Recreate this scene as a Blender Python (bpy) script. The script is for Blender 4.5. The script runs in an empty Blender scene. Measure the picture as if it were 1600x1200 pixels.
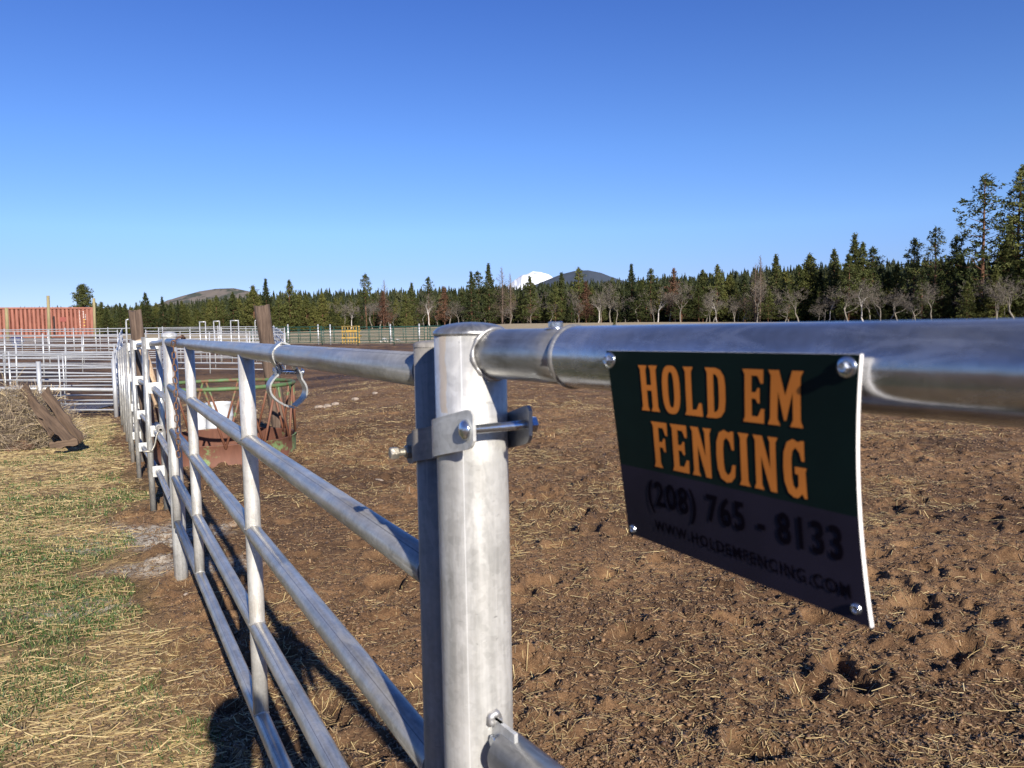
import bpy, bmesh, math, random
import numpy as np
from mathutils import Vector, Matrix
R_ = math.radians
random.seed(7); rng = np.random.default_rng(7)
scene = bpy.context.scene
COL = scene.collection
# ------------------------------------------------------------------ camera
EYE = Vector((0, 0, 1.66)); FPX = 1200.0
PITCH, ROLL = R_(4.24), R_(1.0)
Fv = Vector((0, math.cos(PITCH), -math.sin(PITCH)))
U0 = Vector((0, math.sin(PITCH), math.cos(PITCH))); R0 = Vector((1, 0, 0))
Uv = U0 * math.cos(ROLL) + R0 * math.sin(ROLL)
Rv = R0 * math.cos(ROLL) - U0 * math.sin(ROLL)
cam_d = bpy.data.cameras.new('camera'); cam = bpy.data.objects.new('camera', cam_d); COL.objects.link(cam)
cam_d.sensor_width = 36; cam_d.lens = 27; cam_d.clip_start = 0.02; cam_d.clip_end = 60000
cam.matrix_world = Matrix(((Rv.x, Uv.x, -Fv.x, EYE.x), (Rv.y, Uv.y, -Fv.y, EYE.y), (Rv.z, Uv.z, -Fv.z, EYE.z), (0, 0, 0, 1)))
cam_d.dof.use_dof = True; cam_d.dof.focus_distance = 4.0; cam_d.dof.aperture_fstop = 12
scene.camera = cam
# ------------------------------------------------------------------ sky, sun, exposure
SUN_AZ, SUN_EL = R_(21.3), R_(25.5)          # azimuth of the sun: behind the camera, this far to its right
SUN = Vector((math.sin(SUN_AZ) * math.cos(SUN_EL), -math.cos(SUN_AZ) * math.cos(SUN_EL), math.sin(SUN_EL)))
w = bpy.data.worlds.new('World'); scene.world = w; w.use_nodes = True
nt = w.node_tree; bg = nt.nodes['Background']
sky = nt.nodes.new('ShaderNodeTexSky'); sky.sky_type = 'NISHITA'; sky.sun_disc = False
sky.sun_elevation = SUN_EL; sky.sun_rotation = math.pi - SUN_AZ
sky.altitude = 1500; sky.air_density = 1.0; sky.dust_density = 0.0; sky.ozone_density = 4.0
tint = nt.nodes.new('ShaderNodeMix'); tint.data_type = 'RGBA'; tint.blend_type = 'MULTIPLY'; tint.inputs[0].default_value = 1
nt.links.new(sky.outputs[0], tint.inputs[6]); geo = nt.nodes.new('ShaderNodeTexCoord'); sxy = nt.nodes.new('ShaderNodeSeparateXYZ'); nt.links.new(geo.outputs['Generated'], sxy.inputs[0])
rmp = nt.nodes.new('ShaderNodeValToRGB'); nt.links.new(sxy.outputs[2], rmp.inputs[0]); el_ = rmp.color_ramp.elements
while len(el_) < 5: el_.new(.5)
for e_, (p_, c_) in zip(el_, ((0, (.48, .52, .72)), (.066, (.54, .55, .77)), (.12, (.64, .71, .92)), (.22, (.57, .71, .98)), (.38, (.43, .59, .98)))): e_.position = p_; e_.color = (*c_, 1)
scl = nt.nodes.new('ShaderNodeVectorMath'); scl.operation = 'SCALE'; scl.inputs['Scale'].default_value = 1.33; nt.links.new(rmp.outputs[0], scl.inputs[0]); nt.links.new(scl.outputs[0], tint.inputs[7])
nt.links.new(tint.outputs[2], bg.inputs[0]); bg.inputs[1].default_value = 0.068
sl = bpy.data.lights.new('sun', 'SUN'); sl.energy = 5.0; sl.angle = R_(0.5); sl.color = (1, .93, .82)
so = bpy.data.objects.new('sun', sl); COL.objects.link(so); so.rotation_euler = SUN.to_track_quat('Z', 'Y').to_euler()
vs = scene.view_settings; vs.view_transform = 'Standard'; vs.look = 'None'; vs.exposure = 0.78; vs.gamma = 1; vs.use_curve_mapping = False
scene.cycles.use_denoising = True
scene.cycles.max_bounces = 6; scene.cycles.sample_clamp_indirect = 4

# ------------------------------------------------------------------ numpy noise
def _h(ix, iy, s):
    n = (ix.astype(np.int64) * 374761393 + iy.astype(np.int64) * 668265263 + s * 1442695041) & 0xffffffff
    n = ((n ^ (n >> 13)) * 1274126177) & 0xffffffff
    n = ((n ^ (n >> 16)) * 2246822519) & 0xffffffff
    return ((n ^ (n >> 15)) & 0xffffff) / float(0xffffff)
def vn(x, y, s=0):
    ix, iy = np.floor(x), np.floor(y); fx, fy = x - ix, y - iy
    fx = fx * fx * (3 - 2 * fx); fy = fy * fy * (3 - 2 * fy)
    a, b = _h(ix, iy, s), _h(ix + 1, iy, s); c, d = _h(ix, iy + 1, s), _h(ix + 1, iy + 1, s)
    return (a + (b - a) * fx) * (1 - fy) + (c + (d - c) * fx) * fy
def fbm(x, y, o=4, s=0, g=.5):
    t = 0; a = 1; n = 0
    for i in range(o):
        t = t + a * vn(x + 17.3 * i, y - 9.1 * i, s + i); n += a; a *= g; x, y = (x * 1.6 + y * 1.2), (y * 1.6 - x * 1.2)
    return t / n
def worley(x, y, s=0):
    ix, iy = np.floor(x), np.floor(y); d1 = np.full(x.shape, 9.); cid = np.zeros(x.shape)
    for a in (-1, 0, 1):
        for b in (-1, 0, 1):
            cx, cy = ix + a, iy + b; px = cx + _h(cx, cy, s); py = cy + _h(cx, cy, s + 5); d = np.hypot(x - px, y - py)
            m = d < d1; cid = np.where(m, _h(cx, cy, s + 9), cid); d1 = np.where(m, d, d1)
    return d1, cid
def ss(a, b, x):
    t = np.clip((x - a) / (b - a), 0, 1); return t * t * (3 - 2 * t)
def hz(px): return 511 - 0.01746 * (px - 800)
# terrain ------------------------------------------------------------
PXS = [-900, 0, 200, 400, 600, 800, 1000, 1300, 1600, 2500]
D_EDGE = [230, 230, 225, 220, 210, 200, 190, 165, 140, 120]
G_EDGE = [1.6, 1.6, 1.5, 1.2, 1.9, 2.5, 2.3, 1.5, 1.0, .9]
CRX = [-900, 0, 150, 250, 400, 500, 600, 700, 800, 950, 1050, 1200, 1300, 1400, 1500, 1600, 2500]
CRY = [500, 497, 495, 492, 474, 470, 469, 467, 465, 456, 450, 437, 431, 424, 426, 430, 455]
VX = [0, 7, 8.8, 11.4, 18.8, 20, 26, 30, 33, 38, 43, 60, 90, 200]
VZ = [0, 0, -.02, -.09, -.36, -.39, -.39, -.12, .08, .25, .38, .5, .6, .6]
D_CREST = 620.
def edge_d(px): return np.interp(px, PXS, D_EDGE)
def macro(x, y):
    x = np.asarray(x, float); y = np.asarray(y, float)
    r = np.hypot(x, y); yy = np.maximum(y, .15 * r + .01); px = np.clip(800 + 1200 * x / yy, -900, 2500)
    az = x / yy
    left = ss(-.06, -.34, az)
    v = np.interp(r, VX, VZ) * left
    E = edge_d(px); g = np.interp(px, PXS, G_EDGE)
    base = g * ss(20, 1.0 * E, yy) * (1 - left) + v * (yy < 60) * left + left * (yy >= 60) * (.5 + (g - .5) * ss(60, E, yy))
    base = base + .95 * ss(43, 58, yy) * ss(-.43, -.54, az) * (1 - ss(95, 170, yy))
    cr = 1.66 + (hz(px) - np.interp(px, CRX, CRY)) * D_CREST / 1200
    t = np.clip((yy - E - 5) / (D_CREST - E - 5), 0, 1)
    base = base + (cr - g) * (t ** 1.25)
    base = base - ss(D_CREST, 1500, yy) * (cr * .9)
    return np.where(y < .15 * r, 0, base) if False else base * ss(-.2, .25, y / (r + .01))
Gg = np.array((-.48, .877)); E0 = np.array((-.108, 1.018))      # line of the fence away from the camera
def fence_side(x, y): return (x - E0[0]) * .877 + (y - E0[1]) * .48
def masks(x, y):
    r = np.hypot(x, y); sd = fence_side(x, y)
    n = fbm(x * .9, y * .9, 3, 3)
    left = ss(.15, -.35, sd + (n - .5) * .8) * ss(19.5, 17.5, y + sd * .02) * ss(-.5, .5, y)
    yy = np.maximum(y, .1); px = 800 + 1200 * x / yy
    field = ss(66, 74, yy + (n - .5) * 8) + 0 * x
    E = edge_d(np.clip(px, -900, 2500)); forest = ss(E - 6, E + 2, yy + (n - .5) * 10)
    return left, field, forest
def greenm(x, y): return ss(.385, .55, fbm(x * 1.1, y * 1.1, 4, 161) + .10 * ss(-2.2, -4.5, x) * ss(10.5, 8, y) + .04 * ss(-1.4, -2.6, x) - .05 * ss(8.5, 10, y))
def detail(x, y, r, left):
    f = np.clip(1.2 - r / 60, 0, 1)
    h = .07 * (fbm(x * .45, y * .45, 3, 11) - .5)
    h = h + .05 * (fbm(x * 2.2, y * 2.2, 4, 21) - .5)
    mud = 1 - .8 * left
    near = np.clip(1.5 - r / 22, 0, 1)
    d, c = worley(x * 7 + 1.5 * vn(x * 9, y * 9, 2), y * 7 + 1.5 * vn(x * 9, y * 9, 4), 31)
    cl = np.clip(.62 - d, 0, 1) * (c ** 1.5) * .075 * (.35 + 1.3 * ss(.42, .62, fbm(x * 1.1, y * 1.1, 2, 41)))
    d2, c2 = worley(x * 19 + 2 * vn(x * 23, y * 23, 6), y * 19 + 2 * vn(x * 27, y * 27, 8), 51)
    cl = cl + np.clip(.6 - d2, 0, 1) * c2 * .030
    d3, c3 = worley(x * 42 + 2 * vn(x * 60, y * 60, 7), y * 42 + 2 * vn(x * 57, y * 57, 3), 57)
    cl = cl + np.clip(.6 - d3, 0, 1) * c3 * .020
    rid = 1 - np.abs(2 * fbm(x * 9, y * 9, 3, 61) - 1)
    hoof, hc = worley(x * 2.6 + .4 * vn(x * 8, y * 8, 71), y * 2.6, 71)
    hf = -ss(.30, .16, hoof) * (hc > .45) * .055 + ss(.46, .34, hoof) * ss(.26, .34, hoof) * (hc > .45) * .02
    return h * f + (cl + rid * .030 + hf + (fbm(x * 30, y * 30, 2, 87) - .5) * .018) * mud * near + (left * .02 * fbm(x * 6, y * 6, 3, 81)) * near
def gz(x, y):
    x = np.asarray(x, float); y = np.asarray(y, float); r = np.hypot(x, y)
    l, _, _ = masks(x, y)
    return macro(x, y) + detail(x, y, r, l)
def gzf(x, y): return float(gz(np.array([x]), np.array([y]))[0])
def mz(x, y): return float(macro(np.array([float(x)]), np.array([float(y)]))[0])
# pixel helpers (measuring the photograph) ---------------------------
def ray(px, py):
    return Fv + Rv * ((px - 800) / FPX) - Uv * ((py - 600) / FPX)
def at(px, py, Y):
    d = ray(px, py); return EYE + d * (Y / d.y)
def foot(px, Y):
    d = ray(px, hz(px)); p = EYE + d * (Y / d.y); return Vector((p.x, p.y, mz(p.x, p.y)))

# ------------------------------------------------------------------ materials
def new_mat(name):
    m = bpy.data.materials.new(name); m.use_nodes = True
    return m, m.node_tree, m.node_tree.nodes['Principled BSDF']
def N(nt, t, **k):
    n = nt.nodes.new(t)
    for a, b in k.items():
        if a in n.inputs.keys() if hasattr(n.inputs, 'keys') else False: n.inputs[a].default_value = b
        else: setattr(n, a, b)
    return n
def noise(nt, vec, scale, detail=4, rough=.55, dist=0):
    n = nt.nodes.new('ShaderNodeTexNoise'); n.inputs['Scale'].default_value = scale; n.inputs['Detail'].default_value = detail
    n.inputs['Roughness'].default_value = rough; n.inputs['Distortion'].default_value = dist
    if vec: nt.links.new(vec, n.inputs['Vector'])
    return n.outputs['Fac']
def ramp(nt, fac, stops):
    n = nt.nodes.new('ShaderNodeValToRGB'); e = n.color_ramp.elements
    while len(e) < len(stops): e.new(.5)
    for i, (p, c) in enumerate(stops):
        e[i].position = p; e[i].color = (*c, 1) if len(c) == 3 else c
    nt.links.new(fac, n.inputs[0]); return n.outputs[0]
def mix(nt, fac, a, b, mode='MIX'):
    n = nt.nodes.new('ShaderNodeMix'); n.data_type = 'RGBA'; n.blend_type = mode
    for s, v in ((0, fac), (6, a), (7, b)):
        if isinstance(v, (int, float)): n.inputs[s].default_value = v
        elif isinstance(v, tuple): n.inputs[s].default_value = (*v, 1)
        else: nt.links.new(v, n.inputs[s])
    return n.outputs[2]
def math_(nt, op, a, b=0., clamp=False):
    n = nt.nodes.new('ShaderNodeMath'); n.operation = op; n.use_clamp = clamp
    for s, v in ((0, a), (1, b)):
        if isinstance(v, (int, float)): n.inputs[s].default_value = v
        else: nt.links.new(v, n.inputs[s])
    return n.outputs[0]
def mapping(nt, out, scale):
    n = nt.nodes.new('ShaderNodeMapping'); n.inputs['Scale'].default_value = scale; nt.links.new(out, n.inputs['Vector']); return n.outputs[0]
def bump(nt, bs, h, strength, dist=.01):
    n = nt.nodes.new('ShaderNodeBump'); n.inputs['Strength'].default_value = strength; n.inputs['Distance'].default_value = dist
    nt.links.new(h, n.inputs['Height']); nt.links.new(n.outputs[0], bs.inputs['Normal'])
def simple(name, col, rough=.6, metal=0., var=.25, scale=8., bmp=.2, col2=None, spec=None):
    m, nt, b = new_mat(name); tc = nt.nodes.new('ShaderNodeTexCoord').outputs['Object']
    f = noise(nt, tc, scale, 5)
    c2 = col2 or tuple(c * (1 - var) for c in col)
    nt.links.new(ramp(nt, f, [(.35, c2), (.65, col)]), b.inputs['Base Color'])
    b.inputs['Roughness'].default_value = rough; b.inputs['Metallic'].default_value = metal
    if bmp: bump(nt, b, noise(nt, tc, scale * 4, 4), bmp, .004)
    if spec is not None: b.inputs['Specular IOR Level'].default_value = spec
    return m
def galvanised(name, lo=(.36, .37, .38), hi=(.60, .61, .62), metal=.8, r0=.3, r1=.5, dirt=.35, stain=False, spang=.5, streak=1.0, patch_=1., seam=None, seamc=(.08, .08, .085)):
    m, nt, b = new_mat(name); tc = nt.nodes.new('ShaderNodeTexCoord'); uv = tc.outputs['UV']; ob = tc.outputs['Object']
    st = noise(nt, mapping(nt, uv, (60, 2.2, 1)), 1, 5, .6)
    sp = noise(nt, ob, 90, 3, .6)
    bl = noise(nt, ob, 7, 5, .65, .4)
    f = math_(nt, 'ADD', math_(nt, 'MULTIPLY', st, .45 * streak), math_(nt, 'MULTIPLY', bl, .55 + .45 * (1 - streak)))
    col = ramp(nt, f, [(.36, lo), (.62, hi)])
    v = nt.nodes.new('ShaderNodeTexVoronoi'); v.inputs['Scale'].default_value = 140; nt.links.new(ob, v.inputs['Vector'])
    bw = nt.nodes.new('ShaderNodeRGBToBW'); nt.links.new(v.outputs['Color'], bw.inputs[0])
    col = mix(nt, spang * .22, col, bw.outputs[0], 'OVERLAY')
    pt = noise(nt, mapping(nt, uv, (34, 7, 1)), 1, 6, .7, 1.2); pm = ramp(nt, pt, [(.50, (0, 0, 0)), (.60, (1, 1, 1))])
    col = mix(nt, math_(nt, 'MULTIPLY', pm, .45 * patch_), col, tuple(min(1, c * 1.15) for c in hi))
    fl = noise(nt, mapping(nt, uv, (260, 3.0, 1)), 1, 3, .6); col = mix(nt, ramp(nt, fl, [(.60, (0, 0, 0)), (.72, (.5, .5, .5))]), col, hi)
    sc_ = noise(nt, mapping(nt, uv, (40, 170, 1)), 1, 3, .7, 2.); col = mix(nt, ramp(nt, sc_, [(.66, (0, 0, 0)), (.72, (.55, .55, .55))]), col, tuple(c * .35 for c in lo))
    if seam is not None:
        sx0 = nt.nodes.new('ShaderNodeSeparateXYZ'); nt.links.new(uv, sx0.inputs[0]); ds = math_(nt, 'ABSOLUTE', math_(nt, 'SUBTRACT', sx0.outputs[0], seam))
        col = mix(nt, math_(nt, 'MULTIPLY', math_(nt, 'LESS_THAN', ds, .0007), .75), col, seamc); col = mix(nt, math_(nt, 'MULTIPLY', math_(nt, 'LESS_THAN', ds, .0035), .10), col, hi)
    dn = noise(nt, ob, 3.1, 6, .7, .6)
    dm = ramp(nt, dn, [(.52, (0, 0, 0)), (.70, (1, 1, 1))])
    dm = math_(nt, 'MULTIPLY', dm, dirt)
    col = mix(nt, dm, col, (.30, .24, .17))
    if stain:       # a brown run of old mud down one side of the post
        sx = nt.nodes.new('ShaderNodeSeparateXYZ'); nt.links.new(uv, sx.inputs[0])
        wv = math_(nt, 'MULTIPLY', math_(nt, 'SUBTRACT', noise(nt, mapping(nt, uv, (9, 9, 1)), 2, 4), .5), .02)
        u = math_(nt, 'ADD', sx.outputs[0], wv)
        d = math_(nt, 'ABSOLUTE', math_(nt, 'SUBTRACT', u, stain[0]))
        sm = math_(nt, 'MULTIPLY', math_(nt, 'LESS_THAN', d, stain[1]), math_(nt, 'GREATER_THAN', sx.outputs[1], stain[2]))
        sm = math_(nt, 'MULTIPLY', sm, math_(nt, 'ADD', .25, bl))
        col = mix(nt, math_(nt, 'MULTIPLY', sm, .75), col, (.30, .22, .14))
        dm = math_(nt, 'MAXIMUM', dm, math_(nt, 'MULTIPLY', sm, .8))
    nt.links.new(col, b.inputs['Base Color'])
    rr = nt.nodes.new('ShaderNodeMapRange'); rr.inputs['To Min'].default_value = r0; rr.inputs['To Max'].default_value = r1
    nt.links.new(math_(nt, 'ADD', math_(nt, 'MULTIPLY', sp, .4), math_(nt, 'ADD', math_(nt, 'MULTIPLY', bl, .3), math_(nt, 'MULTIPLY', pm, .45))), rr.inputs['Value']); nt.links.new(rr.outputs[0], b.inputs['Roughness'])
    nt.links.new(math_(nt, 'MULTIPLY', math_(nt, 'SUBTRACT', 1., dm), metal), b.inputs['Metallic'])
    hh = math_(nt, 'ADD', math_(nt, 'MULTIPLY', sp, .35), math_(nt, 'MULTIPLY', st, .65))
    bump(nt, b, hh, .18, .0015)
    return m
M = {}
M['galv_post'] = galvanised('galvanised post', (.33, .325, .31), (.62, .61, .585), .45, .36, .58, .10, stain=(.034, .0060, 1.86), streak=1.0, seam=.060, seamc=(.80, .80, .78), patch_=.5)
M['galv_stub'] = galvanised('galvanised stub', (.18, .178, .17), (.41, .405, .39), .78, .22, .48, .25)
M['galv_rail'] = galvanised('galvanised rail', (.25, .262, .28), (.52, .53, .55), .90, .08, .42, .12, streak=.5)
M['galv_gate'] = galvanised('galvanised gate tube', (.25, .245, .23), (.53, .52, .49), .60, .24, .55, .42, seam=.026)
M['galv_stay'] = galvanised('galvanised stay', (.36, .345, .315), (.62, .60, .56), .4, .36, .55, .30)
M['galv_old_shade'] = galvanised('grimy stile and strap shade', (.13, .122, .11), (.28, .26, .235), .05, .55, .75, .75)
M['galv_plate'] = galvanised('bright plate', (.42, .42, .41), (.66, .66, .64), .4, .32, .5, .15, spang=.8)
M['galv_far'] = simple('weathered galvanised tube', (.53, .54, .55), .42, .45, .2, 3, 0)
M['zinc'] = simple('zinc plated steel', (.62, .66, .72), .2, .95, .2, 60, .1)
M['bolt_dirty'] = simple('dirty bolt', (.5, .46, .38), .45, .7, .45, 60, .3)
M['weld'] = simple('weld metal', (.45, .44, .43), .45, .7, .35, 60, .15)
M['rust'] = simple('rusty steel', (.21, .085, .04), .8, .15, .6, 30, .5)
M['chain'] = simple('rusty chain', (.24, .13, .075), .6, .5, .6, 60, .5)
M['strap_in'] = simple('strap steel', (.40, .40, .39), .36, .55, .3, 30, .2)
M['wood_post'] = None

def wood(name, a, b_, sc=1.):
    m, nt, b = new_mat(name); tc = nt.nodes.new('ShaderNodeTexCoord').outputs['Object']
    g = noise(nt, mapping(nt, tc, (26 * sc, 26 * sc, 1.6 * sc)), 1, 6, .65, .6)
    k = noise(nt, mapping(nt, tc, (3, 3, 2)), 2, 4)
    col = ramp(nt, g, [(.3, tuple(c * .35 for c in a)), (.46, a), (.68, b_)])
    col = mix(nt, math_(nt, 'MULTIPLY', k, .5), col, tuple(c * .6 for c in a))
    nt.links.new(col, b.inputs['Base Color']); b.inputs['Roughness'].default_value = .9
    bump(nt, b, g, .9, .012); return m
M['wood_post'] = wood('weathered post wood', (.085, .055, .038), (.18, .125, .09))
M['wood_board'] = wood('brown board', (.095, .06, .037), (.19, .125, .078))
M['wood_pole'] = wood('greenish treated pole', (.24, .20, .10), (.36, .31, .17))
M['wood_new'] = wood('fresh split wood', (.42, .29, .18), (.60, .45, .31))
M['white_plastic'] = simple('white plastic', (.52, .54, .56), .45, 0, .15, 6, .05)
M['green_tube'] = simple('dark green painted tube', (.012, .06, .045), .45, .1, .3, 5, 0)
M['yellow'] = simple('yellow painted steel', (.40, .24, .04), .5, .0, .35, 4, 0)
M['stone'] = simple('field stone', (.30, .24, .19), .9, 0, .5, 14, .8)
M['clod'] = simple('reddish earth clod', (.17, .085, .05), .95, 0, .5, 14, .8)
M['green_rust'] = None
m, nt, b = new_mat('worn green paint over rust'); tc = nt.nodes.new('ShaderNodeTexCoord').outputs['Object']
sx = nt.nodes.new('ShaderNodeSeparateXYZ'); nt.links.new(tc, sx.inputs[0])
f = math_(nt, 'ADD', math_(nt, 'MULTIPLY', noise(nt, tc, 5, 6, .7), .9), math_(nt, 'MULTIPLY', sx.outputs[2], .42))
nt.links.new(ramp(nt, f, [(.80, (.15, .060, .033)), (.88, (.085, .12, .045)), (1., (.075, .16, .06))]), b.inputs['Base Color']); b.inputs['Roughness'].default_value = .65
bump(nt, b, noise(nt, tc, 40, 3), .3, .004); M['green_rust'] = m
m, nt, b = new_mat('rusty feeder skirt'); tc = nt.nodes.new('ShaderNodeTexCoord').outputs['Object']
f = noise(nt, tc, 1.9, 6, .7); g = noise(nt, mapping(nt, tc, (10, 10, 2)), 2, 5)
c = mix(nt, g, (.075, .029, .017), (.18, .073, .043)); c = mix(nt, ramp(nt, f, [(.57, (0, 0, 0)), (.63, (1, 1, 1))]), c, (.15, .22, .085))
nt.links.new(c, b.inputs['Base Color']); b.inputs['Roughness'].default_value = .75; bump(nt, b, g, .4, .006); M['skirt'] = m

# ground -------------------------------------------------------------
m, nt, b = new_mat('ground'); tcn = nt.nodes.new('ShaderNodeTexCoord'); tc = tcn.outputs['Object']
def attr(n_):
    a = nt.nodes.new('ShaderNodeAttribute'); a.attribute_name = n_; return a.outputs['Fac']
n1 = noise(nt, tc, .55, 5, .6, .3); n2 = noise(nt, tc, 4.5, 6, .65, .5); n3 = noise(nt, tc, 26, 6, .7); n4 = noise(nt, tc, 120, 4, .7)
f = math_(nt, 'ADD', math_(nt, 'MULTIPLY', n1, .38), math_(nt, 'ADD', math_(nt, 'MULTIPLY', n2, .34), math_(nt, 'MULTIPLY', n3, .28)))
mud = ramp(nt, f, [(.37, (.050, .025, .012)), (.46, (.112, .059, .028)), (.54, (.208, .116, .056)), (.68, (.30, .182, .091))])
# chaff trodden into the mud
ch = noise(nt, mapping(nt, tc, (30, 70, 30)), 1.3, 3, .6, 1.5)
chm = math_(nt, 'MULTIPLY', ramp(nt, ch, [(.60, (0, 0, 0)), (.68, (1, 1, 1))]), ramp(nt, n1, [(.40, (.05, .05, .05)), (.62, (.5, .5, .5))]))
mud = mix(nt, chm, mud, (.36, .24, .11))
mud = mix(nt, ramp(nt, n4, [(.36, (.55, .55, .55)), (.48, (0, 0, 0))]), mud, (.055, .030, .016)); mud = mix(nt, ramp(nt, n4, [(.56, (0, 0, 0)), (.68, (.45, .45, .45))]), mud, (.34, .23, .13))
wet_shade = attr('wet_shade'); mud = mix(nt, wet_shade, mud, (.035, .020, .012))  # darkens damp patches and the painted shade of crevices alike
# turf with old hay
st = noise(nt, mapping(nt, tc, (5, 26, 10)), 1.6, 5, .7, .8)
gn = noise(nt, tc, 1.1, 4, .6, .4)
turf = mix(nt, attr('green'), (.23, .155, .075), (.038, .062, .013))
turf = mix(nt, ramp(nt, st, [(.50, (0, 0, 0)), (.64, (.85, .85, .85))]), turf, (.38, .27, .115))
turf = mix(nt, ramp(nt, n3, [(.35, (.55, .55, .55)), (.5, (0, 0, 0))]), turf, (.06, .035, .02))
ash = math_(nt, 'MULTIPLY', attr('ash'), ramp(nt, n3, [(.40, (.15, .15, .15)), (.55, (1, 1, 1))]))
col = mix(nt, attr('grass'), mud, turf); col = mix(nt, ash, col, (.40, .36, .30))
fs = noise(nt, mapping(nt, tc, (.09, .5, .1)), 1.4, 6, .65); f5 = noise(nt, tc, .9, 5, .7)
fld = mix(nt, fs, (.24, .19, .11), (.44, .35, .22)); fld = mix(nt, ramp(nt, f5, [(.5, (0, 0, 0)), (.7, (.6, .6, .6))]), fld, (.17, .14, .075))
col = mix(nt, attr('field'), col, fld)
fo = mix(nt, f5, (.03, .025, .014), (.07, .055, .03)); col = mix(nt, attr('forest'), col, fo)
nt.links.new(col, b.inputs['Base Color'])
rr = nt.nodes.new('ShaderNodeMapRange'); rr.inputs['To Min'].default_value = .95; rr.inputs['To Max'].default_value = .7; nt.links.new(wet_shade, rr.inputs['Value']); nt.links.new(rr.outputs[0], b.inputs['Roughness'])
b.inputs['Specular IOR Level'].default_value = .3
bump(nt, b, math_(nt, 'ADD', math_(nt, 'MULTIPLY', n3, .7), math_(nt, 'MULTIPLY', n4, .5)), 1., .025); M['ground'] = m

def leafmat(name, lo, hi, sc=.35, tr=.25):
    m, nt, b = new_mat(name); tc = nt.nodes.new('ShaderNodeTexCoord').outputs['Object']
    oi = nt.nodes.new('ShaderNodeObjectInfo').outputs['Random']
    f = math_(nt, 'ADD', math_(nt, 'MULTIPLY', noise(nt, tc, sc, 3), .75), math_(nt, 'MULTIPLY', oi, .25))
    c = ramp(nt, f, [(.38, lo), (.68, hi)])
    nt.links.new(c, b.inputs['Base Color']); b.inputs['Roughness'].default_value = .7; b.inputs['Specular IOR Level'].default_value = .25
    out = nt.nodes['Material Output']; t = nt.nodes.new('ShaderNodeBsdfTranslucent'); nt.links.new(c, t.inputs[0])
    ms = nt.nodes.new('ShaderNodeMixShader'); ms.inputs[0].default_value = tr
    nt.links.new(b.outputs[0], ms.inputs[1]); nt.links.new(t.outputs[0], ms.inputs[2]); nt.links.new(ms.outputs[0], out.inputs[0])
    return m
M['needle'] = leafmat('pine needles', (.040, .052, .014), (.120, .128, .036))
M['needle_dark'] = leafmat('dark fir needles', (.026, .038, .012), (.090, .098, .030))
M['needle_yellow'] = leafmat('olive pine needles', (.060, .068, .016), (.145, .142, .038))
M['needle_brown'] = leafmat('dead rusty needles', (.10, .050, .030), (.19, .105, .062))
M['bark'] = simple('reddish pine bark', (.16, .075, .04), .9, 0, .5, 3, .3)
M['bark_grey'] = simple('pale grey bark', (.20, .175, .145), .9, 0, .45, 2.5, .3)
M['bark_white'] = simple('white bark', (.50, .46, .42), .9, 0, .35, 2.5, .3)
M['twig'] = simple('bare oak twigs', (.165, .140, .115), .9, 0, .45, .5, 0)
M['twig_dead'] = simple('dead pine twigs', (.15, .105, .078), .9, 0, .4, .5, 0)
M['far_needle'] = leafmat('far conifers', (.030, .038, .014), (.095, .092, .032), .03)
m, nt, b = new_mat('straw'); a = nt.nodes.new('ShaderNodeAttribute'); a.attribute_name = 'tint'
nt.links.new(a.outputs['Color'], b.inputs['Base Color']); b.inputs['Roughness'].default_value = .55; M['straw'] = m
m, nt, b = new_mat('grass'); a = nt.nodes.new('ShaderNodeAttribute'); a.attribute_name = 'tint'
nt.links.new(a.outputs['Color'], b.inputs['Base Color']); b.inputs['Roughness'].default_value = .6; M['grass'] = m

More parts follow.
